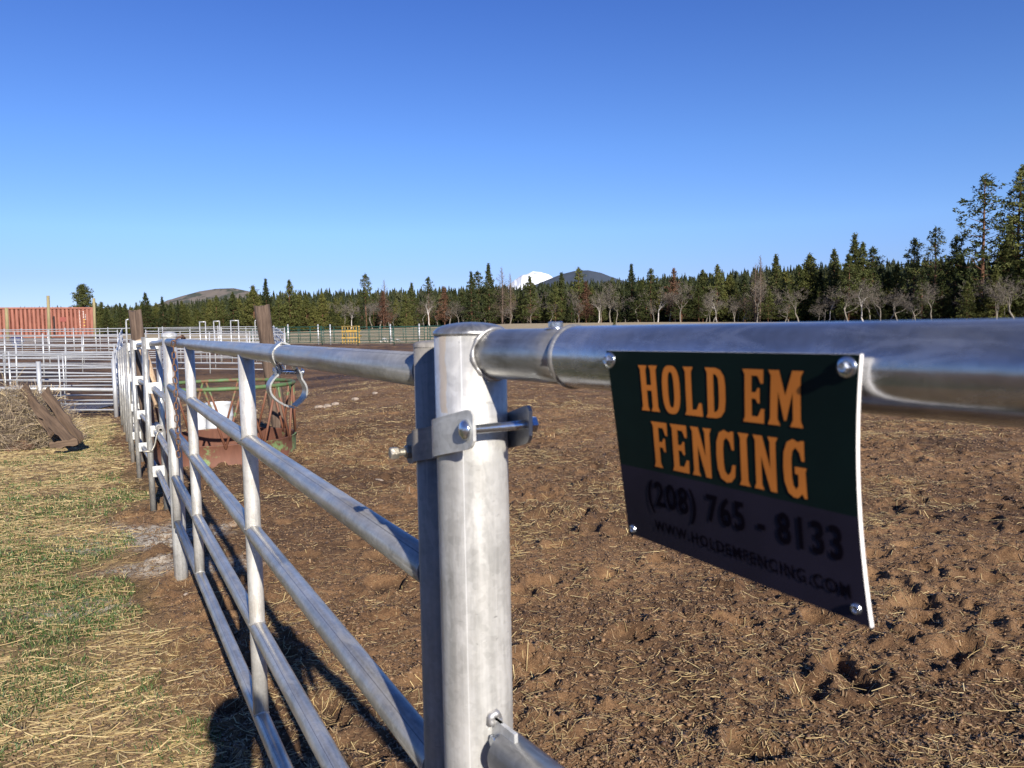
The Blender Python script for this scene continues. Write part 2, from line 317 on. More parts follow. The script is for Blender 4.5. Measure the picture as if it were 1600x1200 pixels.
# ------------------------------------------------------------------ mesh builder
class MB:
    def __init__(s): s.v = []; s.f = []; s.uv = []; s.sm = []
    def face(s, idx, uv=None, sm=True):
        s.f.append(tuple(idx)); s.uv.append(uv or [(0, 0)] * len(idx)); s.sm.append(sm)
    def ptube(s, pts, rad, seg=16, closed=False, caps=True):
        pts = [Vector(p) for p in pts]; n = len(pts)
        rad = [rad] * n if isinstance(rad, (int, float)) else rad
        b0 = len(s.v); prev = None; L = 0
        for i, p in enumerate(pts):
            if closed: t = (pts[(i + 1) % n] - pts[i - 1])
            else: t = pts[min(i + 1, n - 1)] - pts[max(i - 1, 0)]
            t.normalize()
            if prev is None:
                up = Vector((0, 0, 1)) if abs(t.z) < .9 else Vector((0, -1, 0))
                a = up.cross(t).normalized()
            else:
                a = (prev - t * prev.dot(t)).normalized()
            prev = a; c = t.cross(a)
            for k in range(seg):
                q = 2 * math.pi * k / seg; s.v.append(p + (a * math.cos(q) + c * math.sin(q)) * rad[i])
        ln = [0]
        for i in range(1, n + (1 if closed else 0)): ln.append(ln[-1] + (pts[i % n] - pts[i - 1]).length)
        for i in range(n if closed else n - 1):
            for k in range(seg):
                a = b0 + i * seg + k; b = b0 + i * seg + (k + 1) % seg; j = (i + 1) % n
                c = b0 + j * seg + (k + 1) % seg; d = b0 + j * seg + k
                w = 2 * math.pi * rad[i]
                s.face((a, b, c, d), [(w * k / seg, ln[i]), (w * (k + 1) / seg, ln[i]), (w * (k + 1) / seg, ln[i + 1]), (w * k / seg, ln[i + 1])])
        if caps and not closed:
            s.face([b0 + k for k in range(seg)][::-1], None, False); e = b0 + (n - 1) * seg
            s.face([e + k for k in range(seg)], None, False)
        return s
    def tube(s, p0, p1, r, seg=16, caps=True, r1=None):
        return s.ptube([p0, p1], [r, r if r1 is None else r1], seg, False, caps)
    def box(s, c, size, rot=None):
        c = Vector(c); b0 = len(s.v); rot = rot or Matrix.Identity(3)
        for x in (-.5, .5):
            for y in (-.5, .5):
                for z in (-.5, .5): s.v.append(c + rot @ Vector((x * size[0], y * size[1], z * size[2])))
        for q in ((0, 1, 3, 2), (4, 6, 7, 5), (0, 4, 5, 1), (2, 3, 7, 6), (0, 2, 6, 4), (1, 5, 7, 3)):
            s.face([b0 + i for i in q], [(0, 0), (.1, 0), (.1, .1), (0, .1)], False)
        return s
    def lathe(s, prof, o=(0, 0, 0), axis=(0, 0, 1), seg=24, sm=True):
        o = Vector(o); t = Vector(axis).normalized(); up = Vector((0, 0, 1)) if abs(t.z) < .9 else Vector((0, -1, 0))
        a = up.cross(t).normalized(); c = t.cross(a); b0 = len(s.v); L = 0
        for r, z in prof:
            for k in range(seg):
                q = 2 * math.pi * k / seg; s.v.append(o + t * z + (a * math.cos(q) + c * math.sin(q)) * r)
        for i in range(len(prof) - 1):
            for k in range(seg):
                k2 = (k + 1) % seg
                s.face((b0 + i * seg + k, b0 + i * seg + k2, b0 + (i + 1) * seg + k2, b0 + (i + 1) * seg + k),
                       [(k * .01, i * .01), (k * .01 + .01, i * .01), (k * .01 + .01, i * .01 + .01), (k * .01, i * .01 + .01)], sm)
        return s
    def strap(s, path, A, B, O, W, half, th):
        """a bent flat strap: 2-D path in the plane (A, B) through O, width 2*half along W, thickness th"""
        O, A, B, W = Vector(O), Vector(A), Vector(B), Vector(W); n = len(path); b0 = len(s.v); L = [0]
        P = [Vector((p[0], p[1])) for p in path]
        for i in range(n):
            t = (P[min(i + 1, n - 1)] - P[max(i - 1, 0)]).normalized(); nn = Vector((-t.y, t.x))
            h = half if not hasattr(half, '__call__') else half(i / (n - 1))
            for q, z in ((-.5, -1), (.5, -1), (.5, 1), (-.5, 1)):
                p = P[i] + nn * th * q; s.v.append(O + A * p.x + B * p.y + W * (z * h))
            if i: L.append(L[-1] + (P[i] - P[i - 1]).length)
        for i in range(n - 1):
            for k in range(4):
                a, b = b0 + i * 4 + k, b0 + i * 4 + (k + 1) % 4
                s.face((a, b, b + 4, a + 4), [(0, L[i]), (.04, L[i]), (.04, L[i + 1]), (0, L[i + 1])], False)
        s.face((b0 + 3, b0 + 2, b0 + 1, b0), None, False); e = b0 + (n - 1) * 4; s.face((e, e + 1, e + 2, e + 3), None, False)
        return s
    def hexhead(s, c, ax, r, h):
        return s.lathe([(0, 0), (r * .9, 0), (r, h * .1), (r, h * .85), (r * .85, h), (0, h)], c, ax, 6, False)
    def build(s, name, mat, parent=None, at_=None, edges=False):
        me = bpy.data.meshes.new(name); off = Vector(at_) if at_ is not None else (parent.location if parent is not None else Vector((0, 0, 0)))
        if parent is not None and parent.parent is not None and at_ is None: off = parent.matrix_parent_off
        me.from_pydata([(v - off)[:] for v in map(Vector, s.v)], [], s.f)
        uvl = me.uv_layers.new(name='UVMap'); uvl.data.foreach_set('uv', [c for f in s.uv for p in f for c in p])
        me.polygons.foreach_set('use_smooth', s.sm); me.materials.append(mat)
        bm = bmesh.new(); bm.from_mesh(me); bmesh.ops.recalc_face_normals(bm, faces=bm.faces); bm.to_mesh(me); bm.free()
        o = bpy.data.objects.new(name, me); COL.objects.link(o)
        if parent is not None: o.parent = parent
        else: o.location = off
        return o
OFF = {}
def part(name, mb, mat, parent):
    """part or sub-part built in scene coordinates; OFF keeps each thing's origin"""
    off = OFF[parent.name]; o = mb.build(name, mat, parent, off); OFF[o.name] = off; return o
def tag(o, label, cat, group=None, kind=None):
    if label: o['label'] = label
    if cat: o['category'] = cat
    if group: o['group'] = group
    if kind: o['kind'] = kind
    return o
def thing(name, loc, label, cat, group=None, local=False):
    o = bpy.data.objects.new(name, None); COL.objects.link(o); o.location = loc; tag(o, label, cat, group)
    OFF[o.name] = Vector((0, 0, 0)) if local else Vector(loc); return o
def solo(name, mb, mat, loc, label, cat, group=None):
    o = mb.build(name, mat, None, loc); return tag(o, label, cat, group)
KIDS = {}
def copy_thing(root, loc, rz, label, group=None, scale=None):
    r = root.copy(); COL.objects.link(r); r.location = loc; r.rotation_euler = (0, 0, rz); r['label'] = label
    if group: r['group'] = group
    if scale: r.scale = scale
    for ch in KIDS.setdefault(root.name, list(root.children)):
        c = ch.copy(); COL.objects.link(c); c.parent = r
        for g in KIDS.setdefault(ch.name, list(ch.children)):
            d = g.copy(); COL.objects.link(d); d.parent = c
    return r
def np_mesh(name, V, F, mat, attrs=None, smooth=False):
    me = bpy.data.meshes.new(name); k = F.shape[1]
    me.vertices.add(len(V)); me.vertices.foreach_set('co', np.ascontiguousarray(V, dtype=np.float32).ravel())
    me.loops.add(F.size); me.loops.foreach_set('vertex_index', F.astype(np.int32).ravel())
    me.polygons.add(len(F)); me.polygons.foreach_set('loop_start', np.arange(0, F.size, k, dtype=np.int32))
    try: me.polygons.foreach_set('loop_total', np.full(len(F), k, dtype=np.int32))
    except Exception: pass
    if smooth: me.polygons.foreach_set('use_smooth', np.ones(len(F), dtype=bool))
    me.update(calc_edges=True)
    for n_, a in (attrs or {}).items():
        if a.ndim == 1:
            at_ = me.attributes.new(n_, 'FLOAT', 'POINT'); at_.data.foreach_set('value', a.astype(np.float32))
        else:
            at_ = me.attributes.new(n_, 'FLOAT_COLOR', 'POINT'); at_.data.foreach_set('color', np.c_[a, np.ones(len(a))].astype(np.float32).ravel())
    me.materials.append(mat); o = bpy.data.objects.new(name, me); COL.objects.link(o); return o

# ------------------------------------------------------------------ ground sheet
def build_ground():
    r1 = np.exp(np.arange(math.log(.5), math.log(45), .0034)); r2 = np.exp(np.arange(math.log(45) + .01, math.log(9000), .02))
    r = np.r_[r1, r2]
    a_in = np.radians(np.arange(-44, 44.01, .19)); a_out = np.radians(np.r_[np.arange(46, 314, 4.)])
    a = np.r_[a_in, a_out]; nr, na = len(r), len(a)
    RR, AA = np.meshgrid(r, a, indexing='ij'); X = (RR * np.sin(AA)).ravel(); Y = (RR * np.cos(AA)).ravel()
    Z = gz(X, Y); l, fd, fo = masks(X, Y)
    far = (RR.ravel() > 2000); Z = np.where(far, Z - (RR.ravel() - 2000) * .002, Z)
    wet_shade = ss(.54, .66, fbm(X * .5, Y * .7, 4, 91)) * .35 * (1 - l)
    d = Z - macro(X, Y); wet_shade = wet_shade + ss(-.005, -.03, d - .02) * .35 * (1 - l)  # low spots darkened too: crevice shade painted in with the damp
    wet_shade = wet_shade + ss(-.004, -.02, d - .075 * (fbm(X * 2.2, Y * 2.2, 2, 21) - .4)) * .35 * (1 - l)  # same painted crevice shade for the finer hollows
    wet_shade = np.clip(wet_shade + ss(17, 20, Y) * ss(34, 27, Y) * ss(-5, -11, X + 3 * fbm(X * .4, Y * .4, 3, 99)) * .45, 0, 1) * (1 - fd)
    an_ = fbm(X * 4, Y * 4, 3, 191) * .7; ash = np.clip(ss(1.25, .75, np.hypot((X + 3.05) / .75, (Y - 6.15) / .42) + an_ - .3) + .8 * ss(1.2, .8, np.hypot((X + 2.35) / .5, (Y - 5.3) / .22) + an_ - .3) + .7 * ss(1.2, .8, np.hypot((X + 2.75) / .45, (Y - 4.55) / .2) + an_ - .3), 0, 1)
    V = np.c_[X, Y, Z]; c = len(V); V = np.r_[V, [[0, 0, Z[0]]]]
    I = np.arange(nr * na).reshape(nr, na); J = np.roll(I, -1, 1)
    F = np.stack([I[:-1], I[1:], J[1:], J[:-1]], -1).reshape(-1, 4)
    pad = lambda q: np.r_[q, q[:1]]
    o = np_mesh('ground', V, F, M['ground'], {'grass': pad(l), 'field': pad(fd), 'forest': pad(fo), 'wet_shade': pad(wet_shade), 'green': pad(greenm(X, Y)), 'ash': pad(ash)}, True)
    bm = None; o['kind'] = 'structure'; return o
build_ground()

# straw and grass ----------------------------------------------------
def log_polar(n, r0, r1, a0=-.76, a1=.76):
    r = np.exp(rng.uniform(math.log(r0), math.log(r1), n)); a = rng.uniform(a0, a1, n); return r, r * np.sin(a), r * np.cos(a)
def clods():
    r, x, y = log_polar(230000, 2.0, 30); l, fd, fo = masks(x, y)
    p = (1 - .93 * l) * (.45 + .75 * ss(.38, .6, fbm(x * 1.7, y * 1.7, 3, 171))); k = rng.random(len(r)) < p; r, x, y = r[k], x[k], y[k]; n = len(r); z = gz(x, y)
    s = rng.gamma(1.6, .0024, n) + .0015; s = np.minimum(s, .016) * np.clip(r / 6, 1, 1.9)
    D = np.array([(1, 0, 0), (-1, 0, 0), (0, 1, 0), (0, -1, 0), (0, 0, 1), (0, 0, -.6)], float); Fo = np.array([(0, 2, 4), (2, 1, 4), (1, 3, 4), (3, 0, 4), (2, 0, 5), (1, 2, 5), (3, 1, 5), (0, 3, 5)])
    V = D[None] * s[:, None, None] * rng.uniform(.55, 1.35, (n, 6, 1)); V = V + rng.normal(0, .25, V.shape) * s[:, None, None]; q = rng.uniform(0, 6.28, n); c, s_ = np.cos(q)[:, None], np.sin(q)[:, None]
    V = np.stack([V[..., 0] * c - V[..., 1] * s_ + x[:, None], V[..., 0] * s_ + V[..., 1] * c + y[:, None], V[..., 2] * .55 + (z + s * .25)[:, None]], -1).reshape(-1, 3)
    F = (np.arange(n)[:, None, None] * 6 + Fo[None]).reshape(-1, 3); t = rng.random((n, 1)); c = np.array((.07, .036, .018)) * (1 - t) + np.array((.235, .14, .070)) * t
    o = np_mesh('mud_clods', V, F, M['grass'], {'tint': np.repeat(c, 6, 0)}); tag(o, 'crumbly brown clods of earth all over the trodden yard', 'clods', None, 'stuff')
def ribbons(name, n, kind):
    r = rng.uniform(1.2, 26, n); a = rng.uniform(-.76, .76, n)
    if kind == 'grass': r, x, y = log_polar(n, 2, 19, -.78, -.1); a = np.arctan2(x, y)
    chaff = np.zeros(n, bool)
    if kind == 'straw':
        m_ = int(n * .62); chaff[:m_] = True; r[:m_] = log_polar(m_, 2, 26)[0]
    x = r * np.sin(a); y = r * np.cos(a); l, fd, fo = masks(x, y)
    if kind == 'straw':
        cl = fbm(x * .8, y * 1.3, 3, 141); fine = fbm(x * 3, y * 3, 2, 151)
        p = np.where(l > .5, .75 * ss(.30, .6, cl) + .25, .08 + .22 * ss(6, 3.5, r) + .8 * ss(.49, .66, cl)) * ss(.3, .6, fine + .1)
        p = np.where(l > .5, p + .6 * ss(9, 12, y), p)
        p = np.where(chaff, np.maximum(p, .42), p); keep = rng.random(n) < p
    else:
        cl = fbm(x * 1.3, y * 1.3, 3, 161)
        keep = (l > .4) & (rng.random(n) < greenm(x, y) * .95 + .05)
    x, y, r, l, chaff = x[keep], y[keep], r[keep], l[keep], chaff[keep]; n = len(x); z = gz(x, y)
    if kind == 'straw':
        L = np.where(l > .5, rng.gamma(3, .028, n) + .03, rng.gamma(2.2, .017, n) + .02) * np.clip(.8 + r / 14, 1, 1.6)
        L = np.minimum(L, .26); L = np.where(chaff, rng.uniform(.006, .03, n) * np.clip(r / 5, 1, 2.2), L)
        W = rng.uniform(.0008, .0018, n) * np.where(l > .5, 1.45, 1) * np.where(chaff, 1.5, 1) * np.clip(.85 + r / 9, 1, 2.6)
        th = np.where(l > .5, rng.normal(.12, .5, n), rng.uniform(0, math.pi, n)); th = np.where(rng.random(n) < .25, rng.uniform(0, 3.14, n), th)
        dx, dy = np.cos(th), np.sin(th); tilt = rng.normal(0, .12, n)
        bend = rng.normal(0, .05, n) * L
        P = []
        for t in (-.5, 0, .5):
            b = bend * (1 - 4 * t * t)
            px = x + dx * L * t - dy * b; py = y + dy * L * t + dx * b
            g = gz(px, py); pz = np.maximum(g + .001, z + tilt * L * t + .004); pz = np.minimum(pz, g + .02) + .002
            P.append((px, py, pz))
        V = []
        for px, py, pz in P:
            V += [np.c_[px - dy * W, py + dx * W, pz], np.c_[px, py, pz + W * .9], np.c_[px + dy * W, py - dx * W, pz]]
        V = np.stack(V, 1).reshape(-1, 3); b0 = (np.arange(n) * 9)[:, None]
        F = np.concatenate([b0 + np.array(q) for q in ((0, 1, 4, 3), (1, 2, 5, 4), (3, 4, 7, 6), (4, 5, 8, 7))])
        t = rng.random(n)[:, None]; k = rng.random(n)[:, None]
        c = np.array((.56, .44, .22)) * t + np.array((.30, .20, .075)) * (1 - t); c = c * (.5 + .8 * k); c = np.where(chaff[:, None], np.array((.30, .20, .10)) * t + np.array((.09, .055, .03)) * (1 - t), c)
        c = np.repeat(c, 9, 0)
    else:
        H = rng.uniform(.012, .042, n); W = rng.uniform(.0011, .0022, n) * np.clip(r / 4, 1, 2.6)
        th = rng.uniform(0, 6.28, n); le = rng.uniform(.2, 1.1, n) * H; ld = rng.uniform(0, 6.28, n)
        lx, ly = np.cos(ld) * le, np.sin(ld) * le; wx, wy = np.cos(th) * W, np.sin(th) * W; z = z - .004
        V = np.stack([np.c_[x - wx, y - wy, z], np.c_[x + wx, y + wy, z], np.c_[x + lx * .4 - wx * .8, y + ly * .4 - wy * .8, z + H * .65], np.c_[x + lx * .4 + wx * .8, y + ly * .4 + wy * .8, z + H * .65],
                      np.c_[x + lx, y + ly, z + H * .9]], 1).reshape(-1, 3)
        b0 = (np.arange(n) * 5)[:, None]
        F = np.concatenate([b0 + np.array((0, 1, 3, 2)), b0 + np.array((2, 3, 4, 4))])
        t = rng.random(n)[:, None]; c = np.array((.028, .070, .013)) * t + np.array((.085, .125, .027)) * (1 - t)
        dry = rng.random(n) < .22; c[dry] = np.array((.34, .27, .12)); c = np.repeat(c, 5, 0)
        q = F[:n]; tr = F[n:, :3]; o = np_mesh(name, V, np.r_[np.c_[q[:, :3]], np.c_[q[:, 0], q[:, 2], q[:, 3]], tr], M['grass'], {'tint': c}); o['kind'] = 'stuff'; return o
    o = np_mesh(name, V, F, M['straw'], {'tint': c}); o['kind'] = 'stuff'; return o
clods()
tag(ribbons('loose_straw', 330000, 'straw'), 'yellow straw scattered over the mud and turf', 'straw')
tag(ribbons('green_grass', 260000, 'grass'), 'short green grass patches left of the tubular gate', 'grass')

# ------------------------------------------------------------------ main post, right-hand rails
C0 = Vector((-.050, .936, 0)); PR = .0438
THR = R_(33.6); rd = Vector((math.sin(THR), -math.cos(THR), 0)); rn = Vector((-rd.y * -1, 0, 0))
rn = Vector((-math.cos(THR), -math.sin(THR), 0))            # side of that rail that faces the camera
RZ = 1.6287
Zg = lambda p: Vector((p.x, p.y, gzf(p.x, p.y)))
def dome(r, h, n=6):
    return [(0, h)] + [(r * math.sin(math.pi / 2 * i / n), h * math.cos(math.pi / 2 * i / n)) for i in range(1, n + 1)]
def weld_ring(c, ax, r, t, seg=40, lump=.25, a0=0, a1=6.283):
    mb = MB(); ax = Vector(ax).normalized(); up = Vector((0, 0, 1)) if abs(ax.z) < .9 else Vector((0, 1, 0)); a = up.cross(ax).normalized(); b = ax.cross(a)
    pts = []; rad = []
    for i in range(seg + 1):
        q = a0 + (a1 - a0) * i / seg; pts.append(Vector(c) + (a * math.cos(q) + b * math.sin(q)) * r); rad.append(t * (1 + lump * random.uniform(-1, 1)))
    mb.ptube(pts, rad, 8, False, True); return mb
pf = thing('pipe_fence', (C0.x, C0.y, 0), 'stout galvanised round post with thick silver rail and lower rail running off to the right', 'pipe fence')
mb = MB(); mb.ptube([C0 + Vector((0, 0, z)) for z in (-.3, 0, .6, 1.2, 1.5, 1.6545)], PR, 48); post = part('post', mb, M['galv_post'], pf)
mb = MB(); mb.lathe([(PR + .0004, -.004), (PR + .0014, -.003), (PR + .0012, .0005)] + [(PR * math.cos(q), .0005 + .0115 * math.sin(q)) for q in np.linspace(.15, 1.5707, 8)], C0 + Vector((0, 0, 1.655)), (0, 0, 1), 48)
part('post_cap', mb, M['galv_stub'], post)
JZ = Vector((0, 0, RZ)); SR = .0292; BR = .0313; OFFP = .010; CR = C0 + Vector((math.cos(THR), math.sin(THR), 0)) * OFFP
s0 = .19
mb = MB(); mb.ptube([CR + JZ + rd * t for t in (.020, .06, .1, .15, s0 + .03)], SR, 40); part('stub_pipe', mb, M['galv_stub'], pf)
# weld between post and stub: the curve where the two tubes meet
pts = []; perp = Vector((math.cos(THR), math.sin(THR), 0))
for i in range(33):
    q = 2 * math.pi * i / 32; yv = (SR + .001) * math.cos(q); zv = (SR + .001) * math.sin(q)
    pts.append(C0 + JZ + perp * max(-PR, min(PR - .001, yv + OFFP)) + rd * math.sqrt(max(0, PR * PR - min(PR - .001, yv + OFFP) ** 2)) + Vector((0, 0, zv)))
mb = MB(); mb.ptube(pts, [.0030 * (1 + .4 * random.uniform(-1, 1)) for _ in pts], 8); part('weld_bead', mb, M['weld'], pf)
mb = MB(); L1 = 3.7
mb.ptube([CR + JZ + rd * t for t in (s0, s0 + .004, .4, .6, .9, 1.6, 2.6, L1)], BR, 48, caps=False)
rail = part('sleeve_rail', mb, M['galv_rail'], pf)
mb = MB(); mb.lathe([(SR + .0003, -.0022), (BR + .0010, -.002), (BR + .0018, .0), (BR + .0016, .0025), (BR, .0040)], CR + JZ + rd * s0, rd, 48); part('sleeve_lip', mb, M['galv_stub'], rail)
pb = CR + JZ + rd * (s0 - .030) + Vector((0, 0, SR))
mb = MB(); mb.lathe([(0, 0), (.0105, 0), (.0105, .0016), (.0, .0018)], pb - Vector((0, 0, .001)), (0, 0, 1), 24); mb.hexhead(pb + Vector((0, 0, .001)), (0, 0, 1), .0078, .0062); part('lock_bolt', mb, M['zinc'], pf)
mb = MB(); e = C0 + rd * L1; mb.tube(e + Vector((0, 0, -.3)), e + Vector((0, 0, 1.66)), PR, 32); part('end_post', mb, M['galv_post'], pf)
# lower rail on its welded tab
LZ = at(800, 1178, .88).z
jl = C0 + Vector((0, 0, LZ))
mb = MB(); mb.ptube([jl + rd * t for t in (.062, .064, .5, 1.6, L1 - PR)], [.024, .0266, .0266, .0266, .0266], 32); part('lower_rail', mb, M['galv_gate'], pf)
mb = MB(); rot = Matrix((rd, perp, Vector((0, 0, 1)))).transposed()
mb.box(jl + rd * .066 + Vector((0, 0, .030)) - perp * .004, (.052, .005, .014), rot); mb.box(jl + rd * .052 + Vector((0, 0, .012)) - perp * .004, (.02, .0045, .05), rot); tab = part('mounting_tab', mb, M['galv_plate'], pf)
mb = weld_ring(jl + rd * (PR + .002) + Vector((0, 0, .036)) - perp * .004, rd, .006, .005, 16, .3); part('weld_blob', mb, M['weld'], pf)
mb = MB(); mb.hexhead(jl + rd * .054 - perp * .0065 + Vector((0, 0, .012)), -perp, .0085, .007); part('tab_bolt', mb, M['zinc'], pf)

# ------------------------------------------------------------------ big tubular gate
G0 = Vector((-.1035, 1.036, 0)); gd = Vector((-.474, .880, 0)).normalized()
zs = [at(375, 549, 2.27).z, at(376, 697, 2.27).z, at(380, 843, 2.27).z, at(387, 997, 2.27).z, at(393, 1143, 2.27).z]
TR = .0246; SL, ST1, ST2 = 4.36, 1.50, 3.14
gate = thing('tubular_gate', (G0.x, G0.y, 0), 'long galvanised five-bar tube gate receding from the big post towards the left', 'gate')
for i, z in enumerate(zs):
    mb = MB(); mb.ptube([G0 + gd * t + Vector((0, 0, z)) for t in (.028, .03, .5, 1.2, 2, 3, SL)], [TR * .93, TR, TR, TR, TR, TR, TR], 32); part('rail', mb, M['galv_gate'], gate)
for t, m_, r, top in ((0, 'galv_old_shade', .0284, zs[0] + .036), (SL, 'galv_stay', .0250, zs[0] + .0)):
    c = G0 + gd * t; mb = MB(); mb.ptube([c + Vector((0, 0, z)) for z in (zs[-1] - .03, .8, 1.2, top)], r, 32); s_ = part('stile', mb, M[m_], gate)
    if t == 0:
        mb = MB(); mb.lathe([(r + .0008, -.003)] + [(r * math.cos(q), .001 + .005 * math.sin(q)) for q in np.linspace(.1, 1.5707, 6)], c + Vector((0, 0, top)), (0, 0, 1), 32); part('stile_cap', mb, M['galv_old_shade'], s_)
for t in (ST1, ST2):
    c = G0 + gd * t; mb = MB(); mb.ptube([c + Vector((0, 0, z)) for z in (zs[-1], zs[3], zs[2], zs[1], zs[0] - .012)], .0238, 32); s_ = part('stay', mb, M['galv_stay'], gate)
    for z in zs[1:]:
        pp = []
        for k in range(25):
            q = math.pi * 2 * k / 24; yv = .0238 * math.cos(q); pp.append(c + Vector((-gd.y, gd.x, 0)) * yv + gd * (.0238 * math.sin(q)) + Vector((0, 0, z + math.sqrt(max(0, (TR + .001) ** 2 - yv * yv)))))
        mb = MB(); mb.ptube(pp, [.0022 * random.uniform(.7, 1.4) for _ in pp], 6); part('weld_bead', mb, M['galv_stay'], s_)

# ------------------------------------------------------------------ hinge around post and gate stile
def smooth_path(P, k=6):
    P = [Vector(p) for p in P]; out = []
    for i in range(len(P) - 1):
        p0, p1, p2, p3 = P[max(i - 1, 0)], P[i], P[i + 1], P[min(i + 2, len(P) - 1)]
        for j in range(k):
            t = j / k; out.append(.5 * ((2 * p1) + (-p0 + p2) * t + (2 * p0 - 5 * p1 + 4 * p2 - p3) * t * t + (-p0 + 3 * p1 - 3 * p2 + p3) * t ** 3))
    out.append(P[-1]); return out
ax = (G0 - C0); sep = ax.length; ax.normalize(); ap = Vector((-ax.y, ax.x, 0))      # ax from the post to the stile; ap to the left of it
HZ = at(738, 668, .875).z; TK = .23
hg = thing('strap_hinge', (C0.x, C0.y, HZ), 'two-piece steel strap hinge clamped round the big post and the gate stile', 'hinge', 'strap hinges')
RA, RB = PR + .0035, .0284 + .0035
def hpath(sg):
    p = [(-.083, sg * .036), (-.055, sg * .0405), (-.02, sg * (RA - .001)), (0, sg * RA)]
    p += [(RA * math.sin(q), sg * RA * math.cos(q)) for q in (.2, .5, .8)]
    p += [(.058, sg * .019), (sep - .024, sg * .022)]
    p += [(sep + RB * math.sin(q), sg * RB * math.cos(q)) for q in (-.35, 0, .4, .8)]
    p += [(sep + .032, sg * .019), (sep + .05, sg * .017), (sep + .068, sg * .017)]
    return smooth_path(p, 5)
def taper(u):
    return .0225 if .05 < u < .95 else (.0225 - .008 * (1 - min(u, 1 - u) / .05) ** 2)
for sg in (1, -1):
    hp_ = hpath(sg); ns = min(range(len(hp_)), key=lambda i: abs(hp_[i].x - .058)); O_ = C0 + Vector((0, 0, HZ - TK * .07)); A_ = ax - Vector((0, 0, TK))
    mb = MB(); mb.strap(hp_[:ns + 1], A_, ap, O_, (0, 0, 1), lambda u: .0225 if u > .08 else .0225 - .008 * (1 - u / .08) ** 2, .0042); part('strap', mb, M['galv_plate'] if sg > 0 else M['strap_in'], hg)
    mb = MB(); mb.strap(hp_[ns:], A_, ap, O_, (0, 0, 1), lambda u: .0215 if u < .9 else .0215 - .008 * ((u - .9) / .1) ** 2, .0040); part('shaded_clamp_strap', mb, M['galv_old_shade'], hg)  # stile half of the strap in darker metal, its shade put into the colour
def thread(mb, p0, p1, r, n):
    p0, p1 = Vector(p0), Vector(p1); prof = []; L = (p1 - p0).length
    for i in range(n): prof += [(r, L * i / n), (r * .86, L * (i + .5) / n)]
    mb.lathe(prof + [(r, L)], p0, p1 - p0, 16)
bc = C0 - ax * .070 + Vector((0, 0, HZ))
mb = MB(); thread(mb, bc + ap * .036, bc - ap * .050, .0056, 48)
bolt = part('carriage_bolt', mb, M['zinc'], hg)
mb = MB(); mb.lathe([(0, .0078), (.005, .0072), (.009, .0052), (.0115, .0025), (.012, 0), (0, 0)], bc + ap * .0405, ap, 28); part('bolt_head', mb, M['zinc'], bolt)
mb = MB(); mb.hexhead(bc - ap * .0405, -ap, .0098, .009); part('nut', mb, M['zinc'], bolt)
bc = C0 + ax * (sep + .050) + Vector((0, 0, HZ - .002 - TK * (sep + .13)))
mb = MB(); thread(mb, bc + ap * .046, bc - ap * .030, .0052, 30); bolt = part('clamp_bolt', mb, M['bolt_dirty'], hg)
mb = MB(); mb.hexhead(bc + ap * .0195, ap, .0098, .0085); part('nut', mb, M['bolt_dirty'], bolt)
mb = MB(); mb.hexhead(bc + ap * .038, ap, .0088, .012); part('bolt_head', mb, M['bolt_dirty'], bolt)
mb = MB(); mb.hexhead(bc - ap * .02, -ap, .0098, .0085); part('nut', mb, M['bolt_dirty'], bolt)
# hinge hanging loose on the top rail
hq = Vector((gd.y, -gd.x, 0)); tt = None
best = min(range(0, 4000), key=lambda i: abs(800 + 1200 * ((G0 + gd * i * .001).x / ((G0 + gd * i * .001).y)) - 441)) * .001
HC = G0 + gd * best + Vector((0, 0, zs[0]))
lh = thing('strap_hinge', HC, 'loose open strap hinge hanging from the gate top rail by its bolt', 'hinge', 'strap hinges')
px2m = 1200 / (HC.y * 1.0)
def hp(px, py):      # measured outline, in the plane across the rail
    return ((px - 441) / px2m / .93, -(py - 549.5) / px2m)
left = smooth_path([hp(*p) for p in ((440, 530), (432, 537), (426, 547), (428, 559), (434, 570), (435, 578), (427, 586), (421, 597), (422, 609), (430, 620), (441, 628), (450, 632), (454, 633))], 4)
right = smooth_path([hp(*p) for p in ((440, 530.6), (450, 535), (457, 546), (455, 560), (460, 572), (465, 580), (466, 588), (471, 597), (473, 608), (469, 619), (461, 627), (456, 631))], 4)
mb = MB(); mb.strap(left, hq, Vector((0, 0, 1)), HC, gd, .0225, .0042); part('strap', mb, M['strap_in'], lh)
mb = MB(); mb.strap(right, hq, Vector((0, 0, 1)), HC, gd, .0225, .0042); part('strap', mb, M['strap_in'], lh)
def hpw(px, py): a, b = hp(px, py); return HC + hq * a + Vector((0, 0, b))
mb = MB(); thread(mb, hpw(431, 575), hpw(470, 579), .0056, 26); mb.tube(hpw(436, 575.5), hpw(440, 576), .0065, 12); mb.lathe([(0, .007), (.008, .005), (.0115, 0), (0, 0)], hpw(469, 579), hq, 20); mb.hexhead(hpw(433, 575), -hq, .0095, .009); part('carriage_bolt', mb, M['zinc'], lh)

